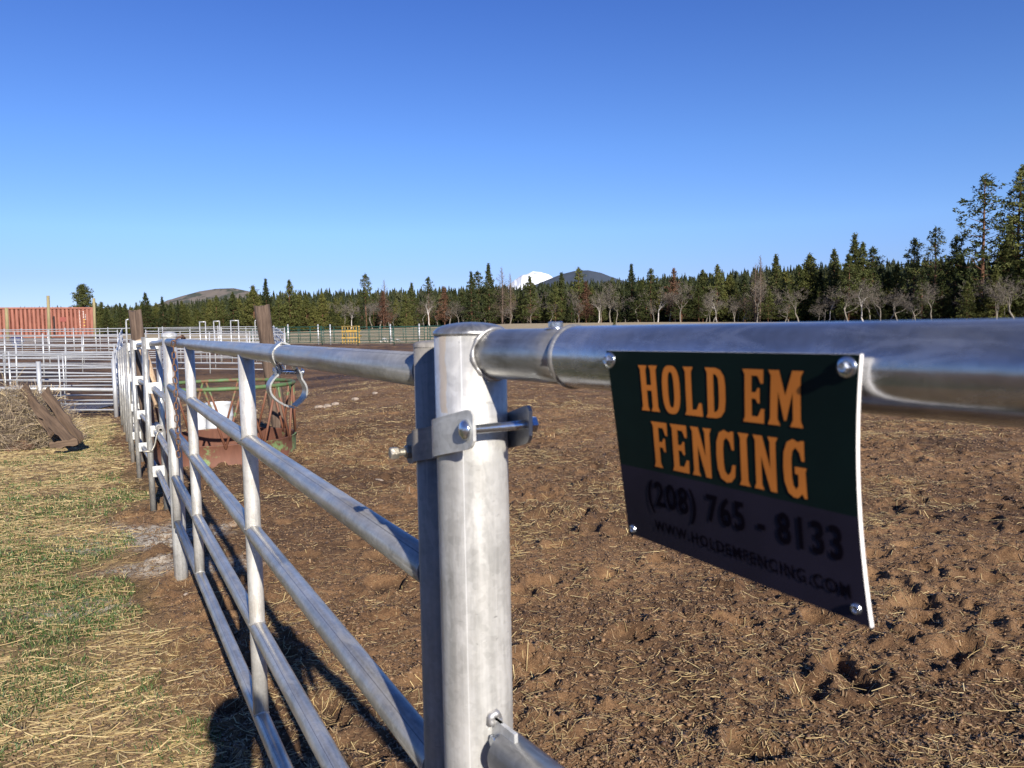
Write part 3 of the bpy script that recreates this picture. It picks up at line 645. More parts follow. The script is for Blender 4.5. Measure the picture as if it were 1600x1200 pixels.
# ------------------------------------------------------------------ sign
def off_rail(px, py, gap):
    d = ray(px, py); return ((CR - EYE).dot(rn) + gap) / d.dot(rn) * d.y
ya, yb_ = off_rail(948, 548, BR + .0065), off_rail(1345, 553.5, BR + .0065)
TL, TRc, BL, BRc = at(948, 548, ya), at(1345, 553.5, yb_), at(983, 832, ya * 1.0), at(1361, 981, yb_ * .953)
def sp(u, v, lift=0.):
    a = TL.lerp(TRc, u); b_ = BL.lerp(BRc, u); p = a.lerp(b_, v)
    p = p - rn * (.010 * u * (v * (1 - v)) * 4 * .55) - rn * .003 * math.sin(math.pi * u) * (1 - v)
    p = p - rd * (.018 * u * v * (1 - v) * 2)
    return p + rn * lift
sg_ = thing('company_sign', TL.lerp(TRc, .5), 'small dark green and purple sign with orange western lettering, screwed to the thick rail', 'sign')
TH = .0030
mb = MB(); nu, nv = 24, 20
for lift in (0, -TH):
    for j in range(nv + 1):
        for i in range(nu + 1): mb.v.append(sp(i / nu, j / nv, lift))
K = (nu + 1) * (nv + 1)
for j in range(nv):
    for i in range(nu):
        a = j * (nu + 1) + i; mb.face((a, a + 1, a + nu + 2, a + nu + 1)); mb.face((K + a, K + a + nu + 1, K + a + nu + 2, K + a + 1))
for j in range(nv):
    for a, bq in ((j * (nu + 1), (j + 1) * (nu + 1)), (j * (nu + 1) + nu, (j + 1) * (nu + 1) + nu)): mb.face((a, bq, bq + K, a + K), None, False)
for i in range(nu):
    for a in (i, nv * (nu + 1) + i): mb.face((a, a + 1, a + 1 + K, a + K), None, False)
panel = part('sign_panel', mb, simple('white plastic sheet', (.82, .80, .80), .4, 0, .04, 5, 0), sg_)
def patch(v0, v1, lift, mat, name):
    mb = MB(); n = 12
    for j in range(n + 1):
        for i in range(nu + 1): mb.v.append(sp(i / nu, v0 + (v1 - v0) * j / n, lift))
    for j in range(n):
        for i in range(nu): a = j * (nu + 1) + i; mb.face((a, a + 1, a + nu + 2, a + nu + 1))
    part(name, mb, mat, sg_)
patch(0, .617, .0004, simple('dark green print', (.0025, .010, .008), .6, 0, .3, 20, 0, spec=.12), 'green_field')
patch(.617, 1, .0004, simple('dark purple print', (.017, .0135, .024), .6, 0, .25, 20, 0, spec=.12), 'purple_field')
GL = {
 'H': (.50, [[(.01,0),(.05,.1),(.055,.9),(.01,1),(.23,1),(.19,.9),(.19,.57),(.31,.57),(.31,.9),(.27,1),(.49,1),(.445,.9),(.45,.1),(.49,0),(.27,0),(.31,.1),(.31,.45),(.19,.45),(.19,.1),(.23,0)]]),
 'L': (.43, [[(.01,0),(.05,.1),(.055,.9),(.01,1),(.24,1),(.19,.9),(.19,.12),(.29,.13),(.35,.27),(.41,.27),(.43,0)]]),
 'E': (.44, [[(.01,0),(.05,.1),(.055,.9),(.01,1),(.42,1),(.42,.74),(.37,.74),(.31,.88),(.19,.88),(.19,.57),(.27,.57),(.31,.65),(.35,.65),(.35,.37),(.31,.37),(.27,.45),(.19,.45),(.19,.12),(.31,.12),(.38,.27),(.44,.27),(.43,0)]]),
 'F': (.43, [[(.01,0),(.05,.1),(.055,.9),(.01,1),(.42,1),(.42,.72),(.37,.72),(.31,.88),(.19,.88),(.19,.57),(.27,.57),(.31,.65),(.35,.65),(.35,.36),(.31,.36),(.27,.45),(.19,.45),(.19,.1),(.24,0)]]),
 'M': (.66, [[(0,0),(.045,.12),(.06,.9),(.01,1),(.21,1),(.33,.55),(.45,1),(.65,1),(.60,.9),(.615,.12),(.66,0),(.42,0),(.475,.12),(.465,.62),(.35,.1),(.31,.1),(.195,.62),(.185,.12),(.24,0)]]),
 'N': (.51, [[(.01,0),(.05,.1),(.055,.9),(.01,1),(.2,1),(.35,.42),(.35,.9),(.31,1),(.51,1),(.465,.9),(.465,0),(.34,0),(.17,.62),(.17,.1),(.21,0)]]),
 'I': (.25, [[(.01,0),(.05,.1),(.055,.9),(.01,1),(.24,1),(.195,.9),(.20,.1),(.24,0)]]),
 'C': (.45, [[(.43,1),(.43,.64),(.38,.64),(.34,.79),(.27,.87),(.21,.8),(.19,.65),(.19,.35),(.21,.2),(.27,.13),(.34,.2),(.38,.35),(.45,.35),(.43,.12),(.34,.01),(.23,-.015),(.11,.05),(.045,.24),(.03,.5),(.045,.76),(.11,.95),(.22,1.015),(.32,.97),(.38,1)]]),
 'G': (.47, [[(.43,1),(.43,.64),(.38,.64),(.34,.79),(.27,.87),(.21,.8),(.19,.65),(.19,.35),(.21,.2),(.26,.13),(.31,.2),(.31,.40),(.25,.40),(.25,.53),(.47,.53),(.445,.46),(.46,0),(.41,0),(.37,.07),(.29,-.015),(.21,-.015),(.11,.05),(.045,.24),(.03,.5),(.045,.76),(.11,.95),(.22,1.015),(.32,.97),(.38,1)]]),
}
def se(cx, a, bb, n=2.7, k=28):
    o = []
    for i in range(k):
        q = 2 * math.pi * i / k; c_, s_ = math.cos(q), math.sin(q); o.append((cx + a * abs(c_) ** (2 / n) * (1 if c_ > 0 else -1), .5 + bb * abs(s_) ** (2 / n) * (1 if s_ > 0 else -1)))
    return o
GL['O'] = (.47, [se(.235, .215, .515), se(.235, .072, .38)])
GL['D'] = (.47, [[(.01,0),(.05,.1),(.055,.9),(.01,1),(.24,1),(.34,.96),(.42,.84),(.445,.65),(.445,.35),(.42,.16),(.34,.04),(.24,0)], [(.19,.12),(.19,.88),(.24,.87),(.29,.80),(.305,.65),(.305,.35),(.29,.2),(.24,.13)]])
def to_sign(me, name, mat, u0, u1, v0, v1, fit=None, step=.02):
    bm = bmesh.new(); bm.from_mesh(me)
    xs = [v.co.x for v in bm.verts]; ys = [v.co.y for v in bm.verts]; xa, xb, ya, yb = fit or (min(xs), max(xs), min(ys), max(ys))
    for v in bm.verts: v.co = Vector((u0 + (u1 - u0) * (v.co.x - xa) / (xb - xa), v1 - (v1 - v0) * (v.co.y - ya) / (yb - ya), 0))
    for k in range(1, int(1 / .04)):
        for no, co in (((1, 0, 0), (k * .04, 0, 0)), ((0, 1, 0), (0, k * .04, 0))):
            bmesh.ops.bisect_plane(bm, geom=bm.verts[:] + bm.edges[:] + bm.faces[:], plane_co=co, plane_no=no)
    bmesh.ops.triangulate(bm, faces=bm.faces)
    off = OFF[sg_.name]
    for v in bm.verts: v.co = sp(v.co.x, v.co.y, .0010) - off
    m2 = bpy.data.meshes.new(name); bm.to_mesh(m2); bm.free(); m2.materials.append(mat); o = bpy.data.objects.new(name, m2); COL.objects.link(o); o.parent = sg_; return o
def curve_mesh(cu):
    o = bpy.data.objects.new('tmp', cu); COL.objects.link(o); bpy.context.view_layer.update()
    me = bpy.data.meshes.new_from_object(o.evaluated_get(bpy.context.evaluated_depsgraph_get())); bpy.data.objects.remove(o); return me
def word(txt, u0, u1, v0, v1, mat, name):
    cu = bpy.data.curves.new('w', 'CURVE'); cu.dimensions = '2D'; cu.fill_mode = 'FRONT'; x = 0
    for ch in txt:
        if ch == ' ': x += .26; continue
        wd, cs = GL[ch]
        for c_ in cs:
            s_ = cu.splines.new('POLY'); s_.points.add(len(c_) - 1); s_.use_cyclic_u = True
            for p, q in zip(s_.points, c_): p.co = (q[0] + x, q[1], 0, 1)
        x += wd + .065
    return to_sign(curve_mesh(cu), name, mat, u0, u1, v0, v1, (0, x - .065, 0, 1))
orange = simple('orange print', (.52, .165, .025), .65, 0, .12, 30, 0, spec=.2)
black = simple('black print', (.0045, .0035, .006), .8, 0, .1, 30, 0, spec=.0)
word('HOLD EM', .155, .833, .072, .305, orange, 'lettering'); word('FENCING', .195, .842, .358, .590, orange, 'lettering')
def plain(txt, u0, u1, v0, v1, offs, name, sc_=1.15):
    cu = bpy.data.curves.new('t', 'FONT'); cu.body = txt; cu.size = 1; cu.offset = offs; cu.space_character = sc_; cu.resolution_u = 4; cu.fill_mode = 'FRONT'
    return to_sign(curve_mesh(cu), name, black, u0, u1, v0, v1)
plain('(208) 765 - 8133', .145, .945, .665, .835, .020, 'lettering'); plain('WWW.HOLDEMFENCING.COM', .165, .955, .872, .924, .018, 'lettering', 1.22)
def on_sign(px, py):
    return min(((sp(u / 60, v / 60), u / 60, v / 60) for u in range(61) for v in range(61)), key=lambda q: (lambda d: (800 + 1200 * d.dot(Rv) / d.dot(Fv) - px) ** 2 + (600 - 1200 * d.dot(Uv) / d.dot(Fv) - py) ** 2)(q[0] - EYE))
for px, py, r in ((957, 564, .0055), (1322, 572, .0055), (989, 824, .0032), (1343, 952, .0032)):
    _, u, v = on_sign(px, py); c = sp(u, v, .001)
    mb = MB()
    if r > .005: mb.lathe([(r * 1.25, 0), (r * 1.25, .0012), (r * .8, .0016), (r * .75, .0016)], c, rn, 24); mb.lathe([(r * .75, .0016), (r * .75, .0045), (r * .55, .006), (.0, .0055)], c, rn, 6, False); mb.tube(c + rn * .006, c - rn * .02, r * .3, 10)
    else: mb.lathe([(r * .35, .0), (r * .45, .0018), (r * .8, .002), (r * 1.1, .0008), (r * 1.15, 0)], c, rn, 20)
    part('screw' if r > .005 else 'eyelet', mb, M['zinc'], sg_)

# ------------------------------------------------------------------ gate post, chain, latch at the far end
pc = at(264, 516, 5.03); pc = Vector((pc.x, pc.y, 0))
gp = thing('gate_post', (pc.x, pc.y, 0), 'capped galvanised post at the far end of the five-bar gate', 'post')
mb = MB(); mb.ptube([pc + Vector((0, 0, z)) for z in (gzf(pc.x, pc.y) - .2, .4, 1.2, 1.648)], .0438, 28); part('shaft', mb, M['galv_post'], gp)
mb = MB(); mb.lathe([(.0445, -.02), (.0475, -.018), (.0475, 0)] + [(.046 * math.cos(q), .018 * math.sin(q)) for q in np.linspace(0, 1.57, 6)], pc + Vector((0, 0, 1.65)), (0, 0, 1), 28); part('post_cap', mb, M['galv_plate'], gp)
tc_ = min(range(0, 4400), key=lambda i: abs(800 + 1200 * ((G0 + gd * i * .001).x / ((G0 + gd * i * .001).y)) - 284)) * .001
CC = G0 + gd * tc_ + Vector((0, 0, zs[0]))
cn = thing('hanging_chain', CC, 'rusty chain looped over the gate top rail and hanging down beside it', 'chain')
side = Vector((-gd.y, gd.x, 0))         # to the left of the gate
def link(p, t, nrm, L=.040, W=.0125, r=.0032):
    mb = MB(); t = t.normalized(); nrm = (nrm - t * nrm.dot(t)).normalized(); pts = []
    for k in range(14):
        q = 2 * math.pi * k / 14; cx = math.cos(q); sy = math.sin(q)
        pts.append(p + t * (sy * W * .8 + (L / 2 - W * .8) * (1 if sy > 0 else -1) * min(1, abs(sy) * 3)) + nrm * cx * W * .75)
    mb.ptube(pts, r, 7, True); part('link', mb, M['chain'], cn)
path = [CC + gd * .25 - side * .035 + Vector((0, 0, .015)), CC + gd * .12 - side * .03 + Vector((0, 0, .03)), CC + gd * .03 + Vector((0, 0, .034)), CC + side * .033 + Vector((0, 0, .008)), CC + side * .036 + gd * .01 - Vector((0, 0, .04)), CC + side * .035 - Vector((0, 0, .2)), CC + side * .038 - gd * .02 - Vector((0, 0, .42)), CC + side * .036 - Vector((0, 0, .62))]
cp = smooth_path(path, 30); acc = 0; last = cp[0]; k = 0
for i in range(1, len(cp)):
    acc += (cp[i] - cp[i - 1]).length
    if acc >= .0305:
        acc = 0; k += 1; t = cp[min(i + 1, len(cp) - 1)] - cp[i - 1]; nr = side if k % 2 else gd
        if abs(t.normalized().dot(nr)) > .8: nr = Vector((0, 0, 1))
        link(cp[i] + Vector((random.uniform(-.002, .002), 0, 0)), t + Vector((random.uniform(-.1, .1),) * 3) * t.length, nr + Vector((random.uniform(-.25, .25), random.uniform(-.25, .25), 0)))
lp = at(251, 672, 4.62)
lt = thing('slide_latch', lp, 'pipe slide latch with a hanging handle rod at the gate end', 'latch')
mb = MB(); a_ = lp; b_ = lp + gd * .34; mb.lathe([(.009, .0), (.0165, 0), (.0165, .34), (.009, .34), (.009, 0)], a_, gd, 18); part('bolt_tube', mb, M['galv_old_shade'], lt)
mb = MB(); mb.tube(a_ + gd * .12, a_ + gd * .17, .022, 16); part('guide_sleeve', mb, M['galv_gate'], lt)
mb = MB(); h0 = a_ + gd * .03; mb.ptube(smooth_path([h0, h0 + side * .02 - Vector((0, 0, .03)), h0 + side * .035 - Vector((0, 0, .09)), h0 + side * .055 - Vector((0, 0, .13))], 4), .0055, 8); mb.tube(h0 + side * .045 - Vector((0, 0, .13)), h0 + side * .1 - Vector((0, 0, .125)), .007, 8); part('handle_rod', mb, M['bolt_dirty'], lt)

# ------------------------------------------------------------------ pipe fence sections beyond the gate
stn = [(225, 7.0), (205.5, 8.8), (197, 10.1), (194, 11.4), (190, 13), (186.5, 14.8), (183, 16.7), (180, 18.8)]
words_ = ['nearest section of the pipe line fence beyond the gate, white rail plates', 'second pipe fence section beyond the gate, behind the first tall upright', 'third pipe fence section beyond the gate',
          'fourth pipe fence section beyond the gate', 'fifth pipe fence section beyond the gate', 'sixth pipe fence section beyond the gate', 'last pipe fence section, ending at the white corner upright']
prevp = Vector((pc.x, pc.y, 0)) + Vector((-.02, .03, 0))
zr = [1.575, 1.17, .775, .40]
for i, (px, Y) in enumerate(stn[:7]):
    p = at(px, 520, Y); p = Vector((p.x, p.y, 0)); g_ = mz(p.x, p.y); pg = mz(prevp.x, prevp.y)
    d = (p - prevp).normalized(); sd = Vector((d.y, -d.x, 0))    # right of the line
    t_ = thing('pipe_fence_section', (p.x, p.y, g_), words_[i], 'fence section', 'pipe fence sections along the lane')
    mb = MB(); mb.ptube([p + Vector((0, 0, z)) for z in (g_ - .1, g_ + .8, g_ + 1.635)], .0262, 16); part('upright', mb, M['galv_gate'], t_)
    q = p + sd * .115 + d * .01
    mb = MB(); mb.ptube([q + Vector((0, 0, z)) for z in (g_ - .1, g_ + .8, g_ + 1.60)], .0262, 16); part('upright', mb, M['galv_gate'], t_)
    for j, z in enumerate(zr):
        e = p + sd * .055 + Vector((0, 0, z + g_)); s_ = prevp + sd * (.055 if i else .02) + Vector((0, 0, z + pg + (.045 if i == 0 and j == 0 else 0)))
        pts = [s_, s_.lerp(e, .7), e - d * .02] if not (i == 0 and j == 0) else smooth_path([s_, s_.lerp(e, .5) - Vector((0, 0, .01)), s_.lerp(e, .9), e - d * .02], 4)
        mb = MB(); mb.ptube(pts, .0235, 14); part('rail', mb, M['galv_gate'], t_)
        rot = Matrix((d, sd, Vector((0, 0, 1)))).transposed()
        mb = MB(); mb.box(p + sd * .060 - d * .028 + Vector((0, 0, z + g_)), (.006, .10, .10), rot); mb.tube(e - d * .04, e - d * .03, .031, 16); part('bracket_plate', mb, M['galv_plate'], t_)
    prevp = p

# ------------------------------------------------------------------ corral panels
def panel_proto(name, L, H, zr, mat, r=.021, nstay=1, seg=8, legs=True, label='', cat='panel'):
    t = thing(name, (0, 0, 0), label, cat, None, True)
    for z in zr:
        mb = MB(); mb.tube((0, 0, z), (L, 0, z), r, seg, False); part('rail', mb, mat, t)
    for x in (0, L):
        mb = MB(); mb.tube((x, 0, -.12 if legs else zr[0]), (x, 0, H), r * 1.25, seg); part('stile', mb, mat, t)
    for k in range(nstay):
        x = L * (k + 1) / (nstay + 1); mb = MB(); mb.tube((x, 0, zr[0]), (x, 0, zr[-1]), r * .95, seg); part('stay', mb, mat, t)
    return t
proto = panel_proto('corral_panel', 3.05, 1.62, [.18, .42, .68, .94, 1.22, 1.55], M['galv_far'], .019, 1)
used = [0]
def lay_row(x0, y0, x1, y1, row, proto, L, grp, phr, group):
    a = Vector((x0, y0, 0)); b = Vector((x1, y1, 0)); d = (b - a); n = max(1, round(d.length / L)); d.normalize()
    for k in range(n):
        p = a + d * k * L; e = p + d * L; z0, z1 = mz(p.x, p.y), mz(e.x, e.y)
        if n == 1: w_ = ''
        elif k == 0: w_ = 'first panel in '
        elif k == n - 1: w_ = 'last panel in '
        else: w_ = ['second', 'third', 'fourth', 'fifth', 'sixth', 'seventh', 'eighth'][min(k - 1, 6)] + ' panel in '
        lab = (w_ + phr)
        if not used[0]: o = proto; o.location = (p.x, p.y, z0); o['label'] = lab; o['group'] = group; used[0] = 1
        else: o = copy_thing(proto, (p.x, p.y, z0), 0, lab, group)
        o.rotation_euler = (0, -math.atan2(z1 - z0, L), math.atan2(d.y, d.x))
def X(px, Y): return (px - 800) / 1200 * Y
KIDS.clear()
rows = [(18.9, 180, -120, .7, 'the front cross row of silver pens, over the puddle'), (20.6, 184, -60, .3, 'the second cross row of silver pens, just behind the puddle row'), (24.5, 178, -60, -.2, 'the third cross row of silver pens'),
        (28.5, 190, -60, .5, 'the fourth cross row of silver pens'), (33, 186, -80, .4, 'the fifth cross row of silver pens'), (38, 200, -60, .2, 'the sixth cross row of silver pens'), (43, 200, -60, .6, 'the rearmost cross row of pens, against the container')]
for Y, pa, pb_, dy, ph in rows:
    lay_row(X(pa, Y), Y, X(pb_, Y), Y + dy, 0, proto, 3.05, 'row', ph, 'silver corral panels of the left pens')
rows2 = [(30, 205, 446, 'the near pen row showing under the gate top rail'), (32.5, 215, 446, 'the middle pen row showing under the gate top rail'), (36, 230, 446, 'the back pen row showing under the gate top rail'), (41, 205, 430, 'the farthest pen row right of the old posts')]
for Y, pa, pb_, ph in rows2:
    lay_row(X(pb_, Y), Y, X(pa, Y), Y + .5, 0, proto, 3.05, 'row', ph.replace('lane', 'right'), 'silver corral panels of the middle pens')
# lengthwise runs between the pens
for (pa, Ya), (pb_, Yb), ph in (((178, 18.8), (193, 34), 'the lengthwise run closing the left pens on the lane side'), ((446, 30), (428, 41), 'the lengthwise run at the right end of the middle pens')):
    lay_row(X(pa, Ya), Ya, X(pb_, Yb), Yb, 0, proto, 3.05, 'run', ph, 'silver corral panels of the lengthwise runs')
# heavy low pipe gate in front row
p0 = Vector((X(178, 18.6), 18.6, 0)); 
t_ = thing('low_pipe_rail', (p0.x, p0.y, mz(p0.x, p0.y)), 'thick white pipe rail across the front of the pens beside the brush heap', 'rail')
e = at(-160, 600, 18.2); z0 = at(178, 609, 18.6).z; z1 = at(0, 602, 18.3).z
mb = MB(); mb.tube((p0.x, p0.y, z0), (e.x, e.y, z1), .045, 14); part('rail', mb, M['galv_far'], t_)
mb = MB(); mb.tube((p0.x, p0.y, mz(p0.x, p0.y) - .1), (p0.x, p0.y, z0 + .75), .05, 14); part('upright', mb, M['galv_far'], t_)
q = at(62, 604, 18.35); mb = MB(); mb.tube((q.x, q.y, mz(q.x, q.y) - .1), (q.x, q.y, q.z + .6), .05, 14); part('upright', mb, M['galv_far'], t_)
mb = MB(); mb.tube((e.x, e.y, mz(e.x, e.y) - .1), (e.x, e.y, z1 + .3), .05, 14); part('upright', mb, M['galv_far'], t_)
# bow-topped frames
for px, wd, tp, ph in ((317, 9, 503, 'leftmost of the tall narrow bow-topped frames above the pens'), (339, 9, 502, 'middle one of the tall narrow bow-topped frames above the pens'), (367, 12, 501, 'widest of the tall bow-topped frames, left of the leaning post')):
    Y = 36; c = foot(px, Y); zt = at(px, tp, Y).z; wx = wd * Y / 1200 / 2; t_ = thing('bow_frame', c, ph, 'frame', 'bow-topped frames')
    for sx_ in (-1, 1): mb = MB(); mb.tube(c + Vector((sx_ * wx, 0, -.1)), Vector((c.x + sx_ * wx, c.y, zt)), .024, 8); part('upright', mb, M['galv_far'], t_)
    mb = MB(); mb.tube((c.x - wx - .02, c.y, zt), (c.x + wx + .02, c.y, zt + .002), .026, 8); part('top_bar', mb, M['galv_far'], t_)
for px, Y, tp, ph in ((198, 22, 500, 'thin hooked pole standing left of the nearer old wooden post'), (399, 36, 501, 'single thin upright just left of the leaning wooden post')):
    c = foot(px, Y); zt = at(px, tp, Y).z; mb = MB(); mb.ptube([c - Vector((0, 0, .1)), Vector((c.x, c.y, zt - .08)), Vector((c.x + .01, c.y, zt)), Vector((c.x + .07, c.y, zt + .02))], .022, 8); solo('thin_pole', mb, M['galv_far'], c, ph, 'pole')
# green panels and yellow chute across the yard
gproto = panel_proto('green_panel', 3.0, 1.55, [.2, .45, .72, 1.0, 1.25, 1.5], M['green_tube'], .028, 2, 6)
used[0] = 0; Y = 62
def lay_green(pxs, Y, ph):
    for k in range(len(pxs) - 1):
        pass
gx = [X(395, 64) + 3.0 * k for k in range(6)]; lab_g = ['leftmost dark green panel of the far row, beside the leaning post', 'dark green panel just left of the yellow chute', 'dark green panel right in front of the yellow chute', 'dark green panel right of the yellow chute', 'dark green panel in front of the white stones', 'dark green panel ending the far row at the big post']
for k, x in enumerate(gx):
    y = 64 - .25 * k; zz = mz(x, y)
    if k == 0: o = gproto; o.location = (x, y, zz); o['label'] = lab_g[0]; o['group'] = 'dark green panels across the yard'
    else: o = copy_thing(gproto, (x, y, zz), -.08, lab_g[k], 'dark green panels across the yard')
    if k == 0: o.rotation_euler = (0, 0, -.08)
for k in range(5):
    x = X(450, 72) + 3.3 * k; copy_thing(gproto, (x, 73 - .3 * k, mz(x, 72) + .0), -.05, ['dark green panel of the second far row, leftmost', 'dark green panel of the second far row, left behind the yellow chute', 'dark green panel of the second far row, right behind the yellow chute', 'dark green panel of the second far row, behind the white stones', 'dark green panel of the second far row, rightmost'][k], 'dark green panels of the second row')
for px, Y in ((405, 58), (450, 66), (497, 66.5), (516, 67), (610, 67), (655, 66)):
    c = foot(px, Y); mb = MB(); mb.tube(c - Vector((0, 0, .1)), c + Vector((0, 0, 1.75)), .06, 8)
    solo('pale_post', mb, M['galv_far'], c, 'short pale post standing among the far green panels', 'post', 'pale posts among the green panels')
c = foot(548, 69); yc = thing('cattle_chute', c, 'yellow steel cattle chute behind the dark green panels', 'chute')
for k in range(7): mb = MB(); mb.box(c + Vector((-.75 + .25 * k, 0, .78)), (.07, .07, 1.5)); part('bar', mb, M['yellow'], yc)
for z in (1.55, 1.1, .55, .15): mb = MB(); mb.box(c + Vector((0, -.05, z)), (1.66, .03, .10)); part('cross_bar', mb, M['yellow'], yc)
mb = MB(); mb.box(c + Vector((0, .9, 1.2)), (1.5, .05, .1)); part('back_bar', mb, M['yellow'], yc)
for s_ in (-1, 1): mb = MB(); mb.box(c + Vector((s_ * .78, .47, .7)), (.05, .8, .12)); part('side_bar', mb, M['yellow'], yc)

# ------------------------------------------------------------------ round feeder
fc = foot(344, 10.5); FR = .94
fd_ = thing('bale_feeder', fc, 'round hay feeder with worn green top ring, slanted bars and rusty skirt', 'feeder')
zt = 1.03; zk = .31
mb = MB(); mb.ptube([fc + Vector((FR * math.cos(q), FR * math.sin(q), zt)) for q in np.linspace(0, 2 * math.pi, 72, endpoint=False)], .026, 12, True); part('top_ring', mb, M['green_rust'], fd_)
mb = MB(); n = 96
for r, z in ((FR, -.03), (FR, .03), (FR + .012, .05), (FR, .07), (FR, zk), (FR + .012, zk + .01), (FR - .015, zk + .01), (FR - .006, zk - .01), (FR - .006, -.03)):
    for k in range(n): q = 2 * math.pi * k / n; mb.v.append(fc + Vector((r * math.cos(q), r * math.sin(q), z)))
for i in range(8):
    for k in range(n): k2 = (k + 1) % n; mb.face((i * n + k, i * n + k2, (i + 1) * n + k2, (i + 1) * n + k))
part('skirt', mb, M['skirt'], fd_)
nb = 12
for k in range(nb):
    for s_ in (-1, 1):
        q0 = 2 * math.pi * (k + .2) / nb + s_ * .02; q1 = q0 + s_ * math.pi / nb * .93
        mb = MB(); mb.tube(fc + Vector((FR * math.cos(q0), FR * math.sin(q0), zt)), fc + Vector((FR * math.cos(q1), FR * math.sin(q1), zk - .04)), .0165, 8); part('slanted_bar', mb, M['green_rust'], fd_)
def drum(px, Y, w_, h_, lab, name='plastic_drum'):
    c = foot(px, Y); t = thing(name, c, lab, 'drum'); r = w_ / 2; pr = [(0, 0), (r * .92, 0), (r, .03)]
    for z in (.3, .62): pr += [(r, h_ * z - .02), (r * 1.05, h_ * z), (r, h_ * z + .02)]
    pr += [(r, h_ - .03), (r * 1.03, h_ - .02), (r * 1.03, h_), (r * .94, h_), (r * .93, h_ - .04)]
    mb = MB(); mb.lathe(pr, c, (0, 0, 1), 28); b_ = part('body', mb, M['white_plastic'], t)
    mb = MB(); mb.lathe([(0, 0), (r * .93, 0)], c + Vector((0, 0, h_ - .04)), (0, 0, 1), 28); part('lid', mb, M['white_plastic'], t)
drum(337, 13.6, .46, .62, 'white ribbed plastic drum standing just behind the round feeder')
drum(305, 14, .30, .56, 'grey-white tub half hidden beside the white drum', 'plastic_tub')

# ------------------------------------------------------------------ wooden posts
def wood_post(pa, pb_, Y, w0, w1, lab, mat='wood_post', name='wooden_post', seg=10, seed=1):
    a = at(pa[0], pa[1], Y); b_ = at(pb_[0], pb_[1], Y - .0); b_.z = min(b_.z, mz(b_.x, b_.y) - .05); rr_ = random.Random(seed); mb = MB()
    pts = [b_.lerp(a, t) for t in np.linspace(0, 1, 9)]; mb.ptube(pts, [(w0 + (w1 - w0) * t) * (1 + .04 * rr_.uniform(-1, 1)) for t in np.linspace(0, 1, 9)], seg)
    for i, v in enumerate(mb.v):
        k = i % seg; f = 1 + .14 * math.sin(k * 2.1 + seed) ; c = pts[i // seg]; mb.v[i] = c + (Vector(v) - c) * f
        if i // seg == 8: mb.v[i] = mb.v[i] + Vector((0, 0, .02 * math.sin(k * 1.7)))
    base = Vector((b_.x, b_.y, mz(b_.x, b_.y))); return solo(name, mb, M[mat], base, lab, 'post')
wood_post((210, 486), (240, 735), 10.0, .085, .080, 'rough brown wooden post rising behind the pipe fence uprights', seed=3)
wood_post((409, 478), (441, 676), 12.6, .125, .118, 'leaning weathered wooden post rising out behind the round feeder', seed=5)
mb = MB(); a = at(222, 545, 9.4); b_ = at(238, 600, 9.2); d = (b_ - a); mb.ptube([a - d * .2, b_ + d * .6], [.07, .05], 7); o = solo('split_board', mb, M['wood_new'], b_, 'pale split board leaning against the rough brown post', 'board')
for px, tp, w_, lab in ((10, 481, .115, 'squat olive pole in front of the container, leftmost of three'), (75, 462, .105, 'tall olive pole rising above the container roof'), (146.5, 466, .095, 'greenish pole at the right end of the container')):
    a = at(px, tp, 55); b_ = foot(px + 2, 55); mb = MB(); mb.ptube([b_ - Vector((0, 0, .1)), b_.lerp(a, .5), a], [w_ * 1.15, w_, w_ * .95], 10); solo('utility_pole', mb, M['wood_pole'], b_, lab, 'pole')

# ------------------------------------------------------------------ shipping container
m, nt, b = new_mat('faded red container paint'); tcx = nt.nodes.new('ShaderNodeTexCoord').outputs['Object']
g = noise(nt, mapping(nt, tcx, (1.5, 1.5, .4)), 2, 6, .7); nt.links.new(ramp(nt, g, [(.35, (.18, .052, .03)), (.7, (.29, .10, .06))]), b.inputs['Base Color']); b.inputs['Roughness'].default_value = .6; M['cont'] = m
cr = foot(147, 62); ztop = at(147, 480, 62).z; zb = mz(cr.x, cr.y) - .05; CLn = 12.2
ct = thing('shipping_container', (cr.x, cr.y, zb), 'faded red corrugated shipping container behind the pens', 'container')
mb = MB(); xs = []; x = .12; pitch = .28
prof = [(0, 0)]
while x < CLn - .3: prof += [(x, 0), (x + .07, 0), (x + .105, .06), (x + .175, .06), (x + .21, 0)]; x += pitch
prof.append((CLn, 0)); yf = cr.y; b0 = 0
for (dx, dy) in prof:
    mb.v += [Vector((cr.x - dx, yf + dy, zb + .16)), Vector((cr.x - dx, yf + dy, ztop - .12))]
for i in range(len(prof) - 1): mb.face((2 * i, 2 * i + 1, 2 * i + 3, 2 * i + 2), None, False)
part('corrugated_wall', mb, M['cont'], ct)
mb = MB(); mb.box((cr.x - CLn / 2, yf + 1.24, (zb + ztop) / 2), (CLn - .02, 2.36, ztop - zb - .1)); part('shell', mb, M['cont'], ct)
mb = MB()
for z in (zb + .08, ztop - .06): mb.box((cr.x - CLn / 2, yf - .01, z), (CLn, .09, .16 if z < 1.5 else .12))
part('side_rail', mb, M['cont'], ct)
for x_ in (cr.x - .06, cr.x - CLn + .06):
    mb = MB(); mb.box((x_, yf - .02, (zb + ztop) / 2), (.13, .1, ztop - zb - .002)); part('corner_post', mb, M['cont'], ct)
def along(px, py):       # point of the long wall (before it is turned) seen at this pixel
    best_ = min(range(0, 1200), key=lambda k: abs((cr.x - .01 * k * math.cos(CTH)) / (cr.y - .01 * k * math.sin(CTH)) * 1200 + 800 - px)) * .01
    return Vector((cr.x - best_, cr.y, at(px, py, cr.y - best_ * math.sin(CTH)).z))
CTH = R_(30)
